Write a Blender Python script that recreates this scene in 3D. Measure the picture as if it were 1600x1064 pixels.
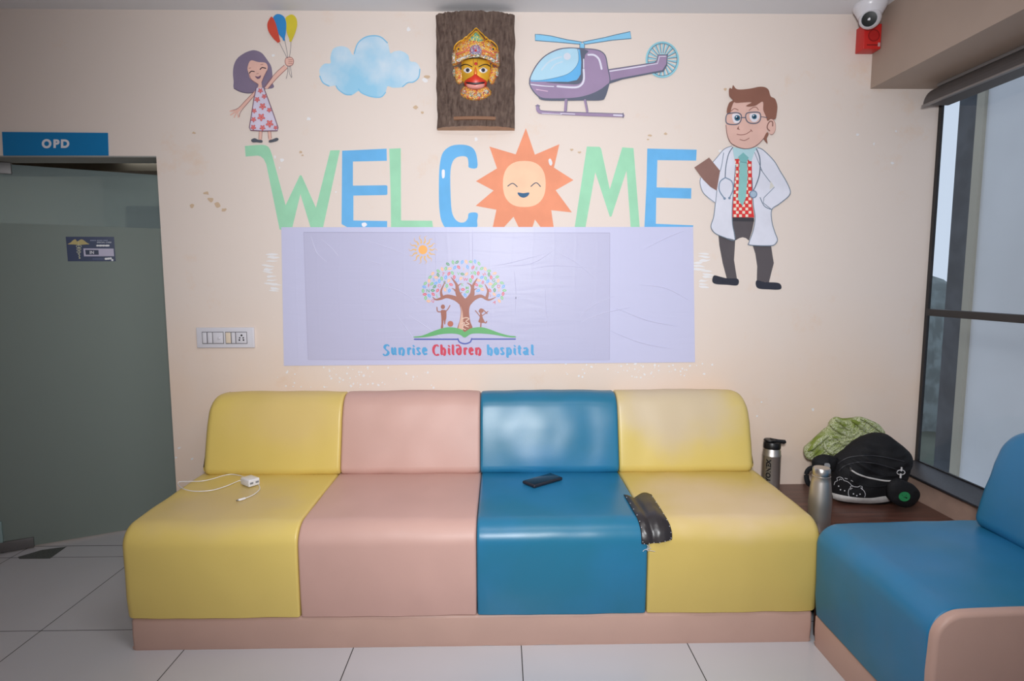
import bpy, bmesh, math, random
from mathutils import Vector, Matrix, noise
from mathutils.geometry import tessellate_polygon
C = bpy.context.scene.collection
for o in list(bpy.data.objects): bpy.data.objects.remove(o)
R = random.Random(7)

# ------------------------------------------------------------------ camera, world, lights, exposure
EYE = Vector((0, 0, 1.304)); FPX = 920.95; PIT, YAW, ROLL = 0.1008, 0.0184, -0.0016
_F = Vector((math.sin(YAW)*math.cos(PIT), math.cos(YAW)*math.cos(PIT), -math.sin(PIT)))
_R0 = Vector((math.cos(YAW), -math.sin(YAW), 0)); _U0 = _R0.cross(_F)
_R = math.cos(ROLL)*_R0 + math.sin(ROLL)*_U0; _U = -math.sin(ROLL)*_R0 + math.cos(ROLL)*_U0
cd = bpy.data.cameras.new('camera'); cam = bpy.data.objects.new('camera', cd); C.objects.link(cam)
cd.sensor_width = 36; cd.lens = FPX/1600*36; cd.clip_start = .02
M3 = Matrix((_R, _U, -_F)).transposed()
cam.matrix_world = Matrix.Translation(EYE) @ M3.to_4x4()
bpy.context.scene.camera = cam
w = bpy.data.worlds.new('daylight'); bpy.context.scene.world = w; w.use_nodes = True
w.node_tree.nodes['Background'].inputs[0].default_value = (.74, .84, 1, 1)
w.node_tree.nodes['Background'].inputs[1].default_value = .95
vs = bpy.context.scene.view_settings
vs.view_transform = 'Standard'; vs.look = 'None'; vs.exposure = 0; vs.gamma = 1; vs.use_curve_mapping = False
def area(name, loc, rot, sx, sy, power, col=(1, 1, 1)):
    l = bpy.data.lights.new(name, 'AREA'); l.shape = 'RECTANGLE'; l.size = sx; l.size_y = sy; l.energy = power; l.color = col
    o = bpy.data.objects.new(name, l); o.location = loc; o.rotation_euler = rot; C.objects.link(o); return o
area('ceiling_lamp', (0.2, .9, 2.44), (0, 0, 0), 1.2, .4, 15, (1, .97, .95))
fl = bpy.data.lights.new('flash_lamp', 'SPOT'); fl.energy = 258; fl.color = (.96, .98, 1); fl.spot_size = math.radians(105); fl.spot_blend = 1; fl.shadow_soft_size = .12
fo = bpy.data.objects.new('flash_lamp', fl); fo.location = (.02, -.1, 1.62); C.objects.link(fo)
fo.rotation_euler = (Vector((.18, 2.728, 1.43))-Vector(fo.location)).to_track_quat('-Z', 'Y').to_euler()
area('inner_room_fill', (-1.9, 4.0, 2.2), (math.radians(25), 0, 0),   .8, .6, 42, (1, .97, .92))  # unseen fill light, added to brighten the room behind the door

# ------------------------------------------------------------------ measured room (metres)
YW = 2.728; ZC = 2.482; XJ = -1.536; ZL = 1.86; XW = 1.991; XB = 1.668; ZB = 2.163; TAB = .33
def ray(px, py): return _F + _R*((px-800)/FPX) + _U*((532-py)/FPX)
def on_plane(px, py, n, d):
    r = ray(px, py); t = (d - EYE.dot(n))/r.dot(n); return EYE + r*t
def at_y(px, py, y): return on_plane(px, py, Vector((0, 1, 0)), y)
def at_z(px, py, z): return on_plane(px, py, Vector((0, 0, 1)), z)

# ------------------------------------------------------------------ materials
def lin(c):
    return tuple(((v/255/12.92) if v/255 <= .04045 else ((v/255+.055)/1.055)**2.4) for v in c)
_mats = {}
def mat(name, rgb, rough=.6, metal=0, bump=0, bscale=200, var=0, vscale=4, rgb2=None, spec=.5, coat=0, contrast=(.4, .6)):
    if name in _mats: return _mats[name]
    m = bpy.data.materials.new(name); m.use_nodes = True; nt = m.node_tree; b = nt.nodes['Principled BSDF']
    b.inputs['Base Color'].default_value = (*lin(rgb), 1); b.inputs['Roughness'].default_value = rough
    b.inputs['Metallic'].default_value = metal; b.inputs['Specular IOR Level'].default_value = spec
    b.inputs['Coat Weight'].default_value = coat
    tc = nt.nodes.new('ShaderNodeTexCoord')
    if rgb2 is not None or var:
        n = nt.nodes.new('ShaderNodeTexNoise'); n.inputs['Scale'].default_value = vscale; n.inputs['Detail'].default_value = 5
        nt.links.new(tc.outputs['Object'], n.inputs['Vector'])
        cr = nt.nodes.new('ShaderNodeValToRGB'); nt.links.new(n.outputs['Fac'], cr.inputs['Fac'])
        cr.color_ramp.elements[0].position, cr.color_ramp.elements[1].position = contrast
        c2 = lin(rgb2) if rgb2 is not None else tuple(v*(1-var) for v in lin(rgb))
        cr.color_ramp.elements[0].color = (*lin(rgb), 1); cr.color_ramp.elements[1].color = (*c2, 1)
        nt.links.new(cr.outputs['Color'], b.inputs['Base Color'])
    if bump:
        n2 = nt.nodes.new('ShaderNodeTexNoise'); n2.inputs['Scale'].default_value = bscale; n2.inputs['Detail'].default_value = 4
        nt.links.new(tc.outputs['Object'], n2.inputs['Vector'])
        bp = nt.nodes.new('ShaderNodeBump'); bp.inputs['Strength'].default_value = bump; bp.inputs['Distance'].default_value = .002
        nt.links.new(n2.outputs['Fac'], bp.inputs['Height']); nt.links.new(bp.outputs['Normal'], b.inputs['Normal'])
    _mats[name] = m; return m
def paint(rgb):
    return mat('paint_%d_%d_%d' % rgb, rgb, .65, var=.07, vscale=9, bump=.1, bscale=60, spec=.25)
def ink(rgb):
    return mat('print_%d_%d_%d' % rgb, rgb, .4, spec=.35)

# ------------------------------------------------------------------ object helpers
def link(name, me, parent=None):
    o = bpy.data.objects.new(name, me); C.objects.link(o)
    if parent:
        o.parent = parent; o.matrix_parent_inverse = Matrix.Translation(-parent.location) if not parent.parent else Matrix.Identity(4)
        if parent.parent: o.matrix_parent_inverse = Matrix.Identity(4)
    return o
def mesh(name, vs_, fs, m, parent=None, smooth=False, idx=None, mats=None):
    """vertices in world coordinates; the object origin sits at its parent (or the world origin)"""
    me = bpy.data.meshes.new(name)
    me.from_pydata([tuple(v) for v in vs_], [], fs)
    for mm in (mats or [m]): me.materials.append(mm)
    if idx: me.polygons.foreach_set('material_index', idx)
    bm = bmesh.new(); bm.from_mesh(me)
    if not idx: bmesh.ops.recalc_face_normals(bm, faces=bm.faces)
    bm.to_mesh(me); bm.free()
    if smooth: me.polygons.foreach_set('use_smooth', [True]*len(me.polygons))
    me.update(); return link(name, me, parent)
def thing(name, label, cat, loc, group=None):
    o = bpy.data.objects.new(name, None); o.location = loc; o.empty_display_size = .05; C.objects.link(o)
    return tag(o, label, cat, group)
def tag(o, label, cat, group=None):
    o['label'] = label; o['category'] = cat
    if group: o['group'] = group
    return o
def struct(o): o['kind'] = 'structure'; return o
class Geo:
    """collects boxes, tubes, lathes... in world coordinates"""
    def __init__(s): s.v = []; s.f = []; s.i = []
    def add(s, vs_, fs, mi=0):
        n = len(s.v); s.v += [Vector(v) for v in vs_]; s.f += [tuple(n+k for k in f) for f in fs]; s.i += [mi]*len(fs)
    def box(s, x0, x1, y0, y1, z0, z1, mi=0, rot=None, bev=0):
        bm = bmesh.new(); bmesh.ops.create_cube(bm, size=1)
        for v in bm.verts: v.co = Vector((x0+(v.co.x+.5)*(x1-x0), y0+(v.co.y+.5)*(y1-y0), z0+(v.co.z+.5)*(z1-z0)))
        if bev: bmesh.ops.bevel(bm, geom=bm.edges[:], offset=bev, segments=3, affect='EDGES', profile=.5)
        s.frombm(bm, mi, rot); return s
    def frombm(s, bm, mi=0, rot=None):
        bm.verts.index_update()
        s.add([(rot @ v.co if rot else v.co.copy()) for v in bm.verts], [[v.index for v in f.verts] for f in bm.faces], mi); bm.free()
    def tube(s, pts, r, n=10, mi=0, flat=None):
        pts = [Vector(p) for p in pts]; vs_ = []; fs = []
        up = Vector((0, 0, 1))
        for k, p in enumerate(pts):
            t = (pts[min(k+1, len(pts)-1)]-pts[max(k-1, 0)]).normalized()
            a = t.cross(up); a = a.normalized() if a.length > 1e-3 else Vector((1, 0, 0)); b = a.cross(t)
            rr = r[k] if isinstance(r, (list, tuple)) else r
            for j in range(n):
                q = 2*math.pi*j/n; vs_.append(p+a*math.cos(q)*rr+b*math.sin(q)*rr*(flat or 1))
        for k in range(len(pts)-1):
            for j in range(n): fs.append((k*n+j, k*n+(j+1) % n, (k+1)*n+(j+1) % n, (k+1)*n+j))
        fs.append(tuple(range(n))); fs.append(tuple((len(pts)-1)*n+j for j in range(n)))
        s.add(vs_, fs, mi); return s
    def lathe(s, prof, c, n=40, mi=0, mtx=None):
        vs_ = []; fs = []
        for (r, z) in prof:
            for j in range(n):
                q = 2*math.pi*j/n; p = Vector((r*math.cos(q), r*math.sin(q), z))
                vs_.append((mtx @ p if mtx else p)+Vector(c))
        for k in range(len(prof)-1):
            for j in range(n): fs.append((k*n+j, k*n+(j+1) % n, (k+1)*n+(j+1) % n, (k+1)*n+j))
        fs.append(tuple(range(n))); fs.append(tuple((len(prof)-1)*n+j for j in range(n)))
        s.add(vs_, fs, mi); return s
    def build(s, name, m, parent=None, smooth=False, mats=None, sharp=None):
        o = mesh(name, s.v, s.f, m, parent, smooth, s.i if mats else None, mats)
        if mats:
            bm = bmesh.new(); bm.from_mesh(o.data); bmesh.ops.recalc_face_normals(bm, faces=bm.faces); bm.to_mesh(o.data); bm.free()
        if smooth: o.data.set_sharp_from_angle(angle=math.radians(sharp or 40))
        return o
def box(name, x0, x1, y0, y1, z0, z1, m, parent=None, bev=0): return Geo().box(x0, x1, y0, y1, z0, z1, bev=bev).build(name, m, parent, smooth=bev > 0)

def spline(pts, closed=True, n=5):
    P = [Vector((p[0], p[1])) for p in pts]; out = []; L = len(P)
    rng = range(L) if closed else range(L-1)
    for i in rng:
        if closed: p0, p1, p2, p3 = P[i-1], P[i], P[(i+1) % L], P[(i+2) % L]
        else: p0, p1, p2, p3 = P[max(i-1, 0)], P[i], P[i+1], P[min(i+2, L-1)]
        for k in range(n):
            t = k/n; out.append(.5*((2*p1)+(-p0+p2)*t+(2*p0-5*p1+4*p2-p3)*t*t+(-p0+3*p1-3*p2+p3)*t**3))
    if not closed: out.append(P[-1])
    return out

class Art:
    """flat painting lying on a surface: outlines given in a drawing frame are laid onto the surface with place(x, y, lift)"""
    def __init__(s, place, frame, mk=paint, lift=.0004, step=.00012):
        s.place = place; s.fr = frame; s.mk = mk; s.l = lift; s.step = step; s.parts = []; s.cur = None
    def part(s, n): s.cur = n; s.parts.append((n, [], [], [], [])); return s
    def frame(s, fr): s.fr = fr; return s
    def _add(s, pts2, faces, col):
        _, v, f, i, mats = s.parts[-1]; m = s.mk(col)
        if m not in mats: mats.append(m)
        mi = mats.index(m); n = len(v); x0, y0, k = s.fr; s.l += s.step
        v += [s.place(x0+p[0]*k, y0+p[1]*k, s.l) for p in pts2]
        f += [tuple(n+q for q in ff) for ff in faces]; i += [mi]*len(faces)
    def fill(s, pts, col, sm=True, n=5):
        P = spline(pts, True, n) if sm else [Vector((p[0], p[1])) for p in pts]
        tr = tessellate_polygon([[Vector((p.x, p.y, 0)) for p in P]])
        s._add(P, tr, col); return s
    def circ(s, cx, cy, rx, col, ry=None, n=28):
        ry = ry or rx
        return s.fill([(cx+rx*math.cos(2*math.pi*k/n), cy+ry*math.sin(2*math.pi*k/n)) for k in range(n)], col, False)
    def stroke(s, pts, w_, col, sm=True, closed=False, n=5):
        P = spline(pts, closed, n) if sm and len(pts) > 2 else [Vector((p[0], p[1])) for p in pts]
        if closed: P.append(P[0].copy())
        L = len(P); vs_ = []; fs = []
        for k in range(L):
            if closed and k in (0, L-1): t = (P[1]-P[-2])
            else: t = (P[min(k+1, L-1)]-P[max(k-1, 0)])
            t = t.normalized() if t.length > 1e-6 else Vector((1, 0)); nn = Vector((-t.y, t.x))
            ww = (w_[0]+(w_[1]-w_[0])*k/(L-1)) if isinstance(w_, tuple) else w_
            vs_ += [P[k]+nn*ww/2, P[k]-nn*ww/2]
        for k in range(L-1): fs.append((2*k, 2*k+1, 2*k+3, 2*k+2))
        s._add(vs_, fs, col)
        if not closed and not isinstance(w_, tuple) and w_ > 6:
            for p in (P[0], P[-1]): s.l -= s.step*.7; s.circ(p.x, p.y, w_/2, col, n=12)
        return s
    def nib(s, pts, wx, wy, col, thin=.0, n=6, sm=True):
        P = spline(pts, False, n) if sm and len(pts) > 2 else [Vector((p[0], p[1])) for p in pts]
        N = Vector((wx, wy))/2
        for k in range(len(P)-1):
            a, b = P[k], P[k+1]
            q = [a+N, a-N, b-N, b+N]; s._add(q, [(0, 1, 2, 3)], col); s.l -= s.step-.000012
        if thin: s.stroke(pts, thin, col, sm)
        s.l += s.step; return s
    def text(s, t, cx, cy, h, col, squeeze=1, bold=0, rot=0):
        cu = bpy.data.curves.new('lettering', 'FONT'); cu.body = t; cu.size = 1; cu.offset = bold
        ob = bpy.data.objects.new('lettering', cu); C.objects.link(ob)
        dg = bpy.context.evaluated_depsgraph_get(); me = bpy.data.meshes.new_from_object(ob.evaluated_get(dg))
        bpy.data.objects.remove(ob)
        xs = [v.co.x for v in me.vertices]; ys = [v.co.y for v in me.vertices]
        mx = (min(xs)+max(xs))/2; my = (min(ys)+max(ys))/2; k = h/(max(ys)-min(ys))
        c_, s_ = math.cos(rot), math.sin(rot); P = []
        for v in me.vertices:
            a, b = (v.co.x-mx)*k*squeeze, -(v.co.y-my)*k
            P.append(Vector((cx+a*c_-b*s_, cy+a*s_+b*c_)))
        s._add(P, [tuple(p.vertices) for p in me.polygons], col); return s
    def build(s, parent=None, single=None):
        out = []
        for n, v, f, i, mats in s.parts:
            out.append(mesh(n, v, f, None, parent, idx=i, mats=mats))
        return out
def wall_place(px, py, lift):
    return at_y(px, py, YW-lift)
def wall_art(frame, **k): return Art(lambda x, y, l: at_y(x, y, YW)+Vector((0, -l, 0)), frame, **k)

# ------------------------------------------------------------------ the room
def wall_material():
    m = mat('cream_wall_paint', (226, 210, 196), .62, bump=.25, bscale=28, spec=.3)
    nt = m.node_tree; b = nt.nodes['Principled BSDF']
    tc = nt.nodes.new('ShaderNodeTexCoord'); sep = nt.nodes.new('ShaderNodeSeparateXYZ'); nt.links.new(tc.outputs['Object'], sep.inputs[0])
    n1 = nt.nodes.new('ShaderNodeTexNoise'); n1.inputs['Scale'].default_value = 2.2; n1.inputs['Detail'].default_value = 6
    nt.links.new(tc.outputs['Object'], n1.inputs['Vector'])
    # peach undercoat worn through behind the sofa and around the banner
    mr = nt.nodes.new('ShaderNodeMapRange'); mr.inputs[1].default_value = 1.25; mr.inputs[2].default_value = .8
    mr.inputs[3].default_value = 0; mr.inputs[4].default_value = .55; nt.links.new(sep.outputs['Z'], mr.inputs[0])
    ad = nt.nodes.new('ShaderNodeMath'); ad.operation = 'MULTIPLY'; nt.links.new(mr.outputs[0], ad.inputs[0]); 
    r1 = nt.nodes.new('ShaderNodeMapRange'); r1.inputs[1].default_value = .38; r1.inputs[2].default_value = .6; r1.inputs[3].default_value = .45; r1.inputs[4].default_value = 1.1
    nt.links.new(n1.outputs['Fac'], r1.inputs[0]); nt.links.new(r1.outputs[0], ad.inputs[1])
    mx = nt.nodes.new('ShaderNodeMix'); mx.data_type = 'RGBA'; mx.inputs[6].default_value = (*lin((226, 212, 203)), 1); mx.inputs[7].default_value = (*lin((233, 205, 182)), 1)
    nt.links.new(ad.outputs[0], mx.inputs[0])
    # scattered faint stains
    n2 = nt.nodes.new('ShaderNodeTexNoise'); n2.inputs['Scale'].default_value = 5; n2.inputs['Detail'].default_value = 8; n2.inputs['Roughness'].default_value = .7
    nt.links.new(tc.outputs['Object'], n2.inputs['Vector'])
    r2 = nt.nodes.new('ShaderNodeMapRange'); r2.inputs[1].default_value = .6; r2.inputs[2].default_value = .75; r2.inputs[4].default_value = .4
    nt.links.new(n2.outputs['Fac'], r2.inputs[0])
    mx2 = nt.nodes.new('ShaderNodeMix'); mx2.data_type = 'RGBA'; mx2.inputs[7].default_value = (*lin((224, 190, 160)), 1)
    nt.links.new(r2.outputs[0], mx2.inputs[0]); nt.links.new(mx.outputs[2], mx2.inputs[6])
    nt.links.new(mx2.outputs[2], b.inputs['Base Color']); return m
M_WALL = wall_material()
M_BEAM = mat('beige_beam_paint', (168, 149, 136), .6, bump=.2, bscale=25, var=.05, vscale=3)
M_CEIL = mat('ceiling_paint', (226, 226, 229), .7, bump=.1, bscale=30)
def tile_material():
    m = mat('white_vitrified_tile', (212, 212, 216), .16, spec=.5); nt = m.node_tree; b = nt.nodes['Principled BSDF']
    tc = nt.nodes.new('ShaderNodeTexCoord'); sep = nt.nodes.new('ShaderNodeSeparateXYZ'); nt.links.new(tc.outputs['Object'], sep.inputs[0])
    def line(sock, off):
        a = nt.nodes.new('ShaderNodeMath'); a.operation = 'SUBTRACT'; a.inputs[1].default_value = off; nt.links.new(sock, a.inputs[0])
        p = nt.nodes.new('ShaderNodeMath'); p.operation = 'PINGPONG'; p.inputs[1].default_value = .3; nt.links.new(a.outputs[0], p.inputs[0])
        c = nt.nodes.new('ShaderNodeMath'); c.operation = 'LESS_THAN'; c.inputs[1].default_value = .0017; nt.links.new(p.outputs[0], c.inputs[0]); return c
    lx = line(sep.outputs['X'], -1.1318); ly = line(sep.outputs['Y'], 2.1241)
    mx = nt.nodes.new('ShaderNodeMath'); mx.operation = 'MAXIMUM'; nt.links.new(lx.outputs[0], mx.inputs[0]); nt.links.new(ly.outputs[0], mx.inputs[1])
    n = nt.nodes.new('ShaderNodeTexNoise'); n.inputs['Scale'].default_value = 3; nt.links.new(tc.outputs['Object'], n.inputs['Vector'])
    cr = nt.nodes.new('ShaderNodeValToRGB'); nt.links.new(n.outputs['Fac'], cr.inputs['Fac'])
    cr.color_ramp.elements[0].color = (*lin((204, 203, 208)), 1); cr.color_ramp.elements[1].color = (*lin((214, 212, 217)), 1)
    mc = nt.nodes.new('ShaderNodeMix'); mc.data_type = 'RGBA'; mc.inputs[7].default_value = (*lin((45, 42, 40)), 1)
    nt.links.new(mx.outputs[0], mc.inputs[0]); nt.links.new(cr.outputs['Color'], mc.inputs[6]); nt.links.new(mc.outputs[2], b.inputs['Base Color'])
    mr = nt.nodes.new('ShaderNodeMapRange'); mr.inputs[3].default_value = .2; mr.inputs[4].default_value = .8; nt.links.new(mx.outputs[0], mr.inputs[0]); nt.links.new(mr.outputs[0], b.inputs['Roughness'])
    return m
XL = -2.47
struct(box('floor', -3.4, 2.0, -2.2, 5.2, -.08, 0, tile_material()))
struct(box('ceiling', -3.4, 2.1, -2.2, YW+.13, ZC, ZC+.1, M_CEIL))
g = Geo(); g.box(XJ, 2.0, YW, YW+.13, 0, ZC); g.box(XL, XJ, YW, YW+.13, ZL, ZC); g.box(-3.4, XL, YW, YW+.13, 0, ZC)
wb = struct(g.build('wall_back', M_WALL))
struct(box('wall_left', -3.5, -3.4, -2.2, 5.2, 0, ZC+.1, M_WALL))
struct(box('wall_front', -3.4, 2.1, -2.3, -2.2, 0, ZC, M_WALL))
# low wall under the window on the right, with its granite sill
struct(box('wall_right', 1.85, 2.0, -2.2, YW, 0, .434, mat('pinkish_ledge_paint', (196, 164, 148), .6, var=.15, vscale=9)))
struct(box('trim_1', XB, 2.02, -2.2, YW, ZB, ZC, M_BEAM))
# metal-coloured lintel strip on the door head
M_LINT = mat('grey_lintel_paint', (150, 150, 146), .6, var=.1)
struct(box('trim_2', XL, XJ+.0005, YW-.003, YW+.132, ZL-.006, ZL+.0, M_LINT))
# threshold joint and dark stone patch
M_GROUT = mat('dark_grout', (45, 42, 40), .9)
struct(box('trim_3', XL, XJ, 2.8435, 2.8465, 0, .0006, M_GROUT))
pa = [at_z(*p, .0012) for p in [(104, 854), (66, 859), (28, 870), (30, 873), (78, 872.5)]]
struct(mesh('trim_4', [p+Vector((0, 0, z)) for z in (-.0008, .0) for p in pa], [(5, 6, 7, 8, 9), (0, 4, 3, 2, 1)]+[(k, (k+1) % 5, 5+(k+1) % 5, 5+k) for k in range(5)], mat('dark_granite', (96, 98, 96), .35, var=.3, vscale=120)))
# chips of bare white plaster on the painted wall
ch = wall_art((0, 0, 1), mk=lambda c: mat('chip_%d' % c[0], c, .85), lift=.0002, step=.00001).part('plaster_chips')
def chip(x, y, r, c=(232, 230, 232), ax=1):
    ch.fill([(x+ax*r*(.5+.7*R.random())*math.cos(q*math.pi/4), y+r*(.5+.7*R.random())*math.sin(q*math.pi/4)) for q in range(8)], c, True, 2)
for x, y, r in [(638, 46, 5), (482, 186, 4), (427, 87, 3), (440, 250, 4), (664, 125, 5), (744, 218, 4), (1125, 236, 3), (1340, 210, 3), 
                (280, 700, 3), (300, 717, 3), (275, 715, 2), (1395, 255, 3), (1400, 205, 2), (1270, 640, 2.5), (1183, 650, 2), (1190, 628, 2), (525, 300, 2)]:
    chip(x, y, r*.8, ax=1.2)
for x, y in [(425, 402), (418, 420), (422, 437), (428, 450), (1100, 402), (1104, 428), (1098, 444), (1090, 415)]:
    for k in range(3): q = R.uniform(-.2, .2); yy = y+k*5-5+R.uniform(-1, 1); ch.fill([(x-R.uniform(5, 11), yy+q*8), (x-3, yy-R.uniform(1, 2.4)), (x+4, yy-R.uniform(.5, 2)), (x+R.uniform(7, 13), yy-q*9), (x+3, yy+R.uniform(1, 2.4)), (x-3, yy+R.uniform(.6, 2))], (232, 230, 232), True, 3)
for k in range(120):
    x = R.gauss(560, 60) if k % 2 else R.gauss(1000, 60); y = R.uniform(574, 606) if x < 800 else R.uniform(568, 590)
    if 345 < x < 1160: chip(x, y, R.uniform(.6, 2.2))
for x, y, r in [(470, 238, 2), (473, 243, 1.5), (893, 234, 2), (905, 238, 2), (1015, 212, 2), (1040, 209, 2), (1012, 218, 1.5), (323, 302, 3), (330, 312, 4), (340, 320, 4), (350, 328, 3), (300, 322, 3), (303, 208, 2), (1133, 140, 2), (1128, 290, 2), (360, 615, 3), (650, 168, 3), (667, 120, 3), (660, 176, 2)]:
    chip(x, y, r, (205, 178, 150), 1.6)
for x, y, r in [(430, 245, 3), (437, 262, 2), (1365, 225, 3)]: chip(x, y, r, (232, 230, 232), .6)
co = ch.build(wb)[0]; co['kind'] = 'stuff'

# ------------------------------------------------------------------ inner room seen above and through the door
M_IN = mat('inner_room_paint', (190, 186, 178), .7)
struct(box('wall_inner', -3.4, .2, 5.2, 5.3, 0, 2.6, M_IN))
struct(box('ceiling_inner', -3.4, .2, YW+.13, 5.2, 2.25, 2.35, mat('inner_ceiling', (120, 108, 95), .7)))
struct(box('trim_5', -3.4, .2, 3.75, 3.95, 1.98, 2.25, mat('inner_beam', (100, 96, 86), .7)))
struct(box('wall_side', .2, .3, YW+.13, 5.3, 0, 2.6, M_IN))
q0 = at_y(197, 322, 5.16); q1 = at_y(262, 362, 5.16)
bb = box('notice_board', q0.x, q1.x, 5.16, 5.2, q1.z, q0.z, mat('dark_board', (25, 28, 28), .5))
tag(bb, 'dark rectangular board on the far wall behind the top of the glass door', 'board')

# ------------------------------------------------------------------ glass door
DA = Vector((-2.455, 2.757, 0)); DD = Vector((.887, .462, 0)).normalized(); DN = Vector((DD.y, -DD.x, 0))
dr = bpy.data.objects.new('door_1', None); dr.location = DA; C.objects.link(dr); struct(dr)
def dpt(u, n_, z): return DA+DD*u+DN*n_+Vector((0, 0, z))
def dbox(name, u0, u1, n0, n1, z0, z1, m, parent=dr, bev=0):
    g = Geo(); g.box(u0, u1, n0, n1, z0, z1, bev=bev)
    g.v = [dpt(v.x, v.y, v.z) for v in g.v]; return g.build(name, m, parent, smooth=bev > 0)
def glassy(name, col, alpha, rough, trans=.5, glossy=1.0):
    m = bpy.data.materials.new(name); m.use_nodes = True; nt = m.node_tree; nt.nodes.clear()
    out = nt.nodes.new('ShaderNodeOutputMaterial'); tr = nt.nodes.new('ShaderNodeBsdfTransparent'); tr.inputs[0].default_value = (.72, .82, .8, 1)
    df = nt.nodes.new('ShaderNodeBsdfDiffuse'); df.inputs[0].default_value = (*lin(col), 1)
    tl = nt.nodes.new('ShaderNodeBsdfTranslucent'); tl.inputs[0].default_value = (*lin(col), 1)
    gl = nt.nodes.new('ShaderNodeBsdfGlossy'); gl.inputs['Roughness'].default_value = rough
    m1 = nt.nodes.new('ShaderNodeMixShader'); m1.inputs[0].default_value = trans; nt.links.new(df.outputs[0], m1.inputs[1]); nt.links.new(tl.outputs[0], m1.inputs[2])
    m2 = nt.nodes.new('ShaderNodeMixShader'); m2.inputs[0].default_value = alpha; nt.links.new(tr.outputs[0], m2.inputs[1]); nt.links.new(m1.outputs[0], m2.inputs[2])
    fr0 = nt.nodes.new('ShaderNodeFresnel'); fr0.inputs[0].default_value = 1.45; ge = nt.nodes.new('ShaderNodeNewGeometry')
    fr = nt.nodes.new('ShaderNodeMath'); fr.operation = 'MULTIPLY'; inv = nt.nodes.new('ShaderNodeMath'); inv.operation = 'SUBTRACT'; inv.inputs[0].default_value = glossy
    nt.links.new(ge.outputs['Backfacing'], inv.inputs[1]); mxz = nt.nodes.new('ShaderNodeMath'); mxz.operation = 'MAXIMUM'; mxz.inputs[1].default_value = 0; nt.links.new(inv.outputs[0], mxz.inputs[0])
    nt.links.new(fr0.outputs[0], fr.inputs[0]); nt.links.new(mxz.outputs[0], fr.inputs[1])
    m3 = nt.nodes.new('ShaderNodeMixShader'); nt.links.new(fr.outputs[0], m3.inputs[0]); nt.links.new(m2.outputs[0], m3.inputs[1]); nt.links.new(gl.outputs[0], m3.inputs[2])
    nt.links.new(m3.outputs[0], out.inputs[0]); return m
ZF = 1.575
dbox('glass_leaf', 0, .9, -.005, .005, .012, 1.845, glassy('green_tinted_glass', (190, 206, 210), .38, .05, .3))
dbox('frosted_film', 0, .9, .0056, .0062, .012, ZF, glassy('frosted_film', (162, 174, 168), .95, .5, .3, .35))
M_STEEL = mat('brushed_steel', (130, 128, 128), .5, .8, bump=.1, bscale=300)
dbox('patch_fitting', -.0, .17, -.014, .016, .006, .056, M_STEEL, bev=.002)
dbox('patch_fitting', -.0, .205, -.014, .016, 1.80, 1.852, M_STEEL, bev=.002)
dbox('floor_bracket', -.02, .055, -.016, .018, .056, .16, mat('pale_clip', (150, 175, 175), .4), bev=.002)

# consulting status plate stuck to the door
DNd = DN.dot(dpt(0, .0075, 0))
def door_place(px, py, l):
    p = on_plane(px, py, DN, DNd); return p+DN*l
st = thing('door_plate', 'small navy plate with gold winged staff and IN window on frosted door', 'sign', door_place(140, 408, 0))
a = Art(door_place, (90, 360, .0625), mk=ink, lift=.0006, step=.00008)
a.part('plate').fill([(203, 158), (1412, 162), (1452, 772), (258, 772)], (36, 52, 92), False)
a.part('emblem').fill([(255, 345), (330, 300), (400, 235), (455, 228), (480, 270), (520, 265), (560, 235), (610, 225), (660, 250), (730, 305), (795, 345), (700, 352), (540, 362), (400, 352)], (190, 172, 110), True)
for k, (cy, r) in enumerate([(398, 55), (468, 45), (540, 42)]): a.stroke([(532+r*1.15*math.cos(q*math.pi/5), cy+r*.6*math.sin(q*math.pi/5)) for q in range(10)], 13, (190, 190, 165), True, True, 2)
a.stroke([(520, 270), (535, 450), (550, 700)], 12, (200, 195, 160)); a.circ(552, 690, 20, (200, 195, 160)); a.stroke([(515, 590), (560, 620), (530, 650)], 16, (190, 190, 165))
a.part('status_window').fill([(645, 450), (1398, 455), (1412, 645), (660, 648)], (196, 190, 215), False).fill([(690, 485), (1022, 490), (1030, 610), (705, 608)], (28, 40, 75), False)
a.text('IN', 858, 550, 75, (225, 225, 235), 1.1, .03)
a.part('lettering')
x = 815
for k in range(11): a.fill([(x, 240), (x+28, 240), (x+28, 262), (x, 262)], (150, 158, 185), False); x += 38 if k not in (3, 7) else 52
a.text('SPECIAL CARE', 1165, 300, 34, (200, 205, 220), 1.25, .02)
for x, w_ in [(975, 50), (1035, 75), (1120, 60), (1195, 95)]: a.fill([(x, 365), (x+w_, 362), (x+w_, 398), (x, 400)], (240, 240, 245), True)
a.fill([(875, 708), (1150, 708), (1150, 722), (875, 722)], (90, 105, 150), False)
for x, y, w_ in [(1185, 690, 60), (1250, 685, 45), (1300, 680, 50), (1350, 720, 40)]: a.fill([(x, y), (x+w_, y), (x+w_, y+42), (x, y+42)], (240, 240, 245), True)
a.build(st)

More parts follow.
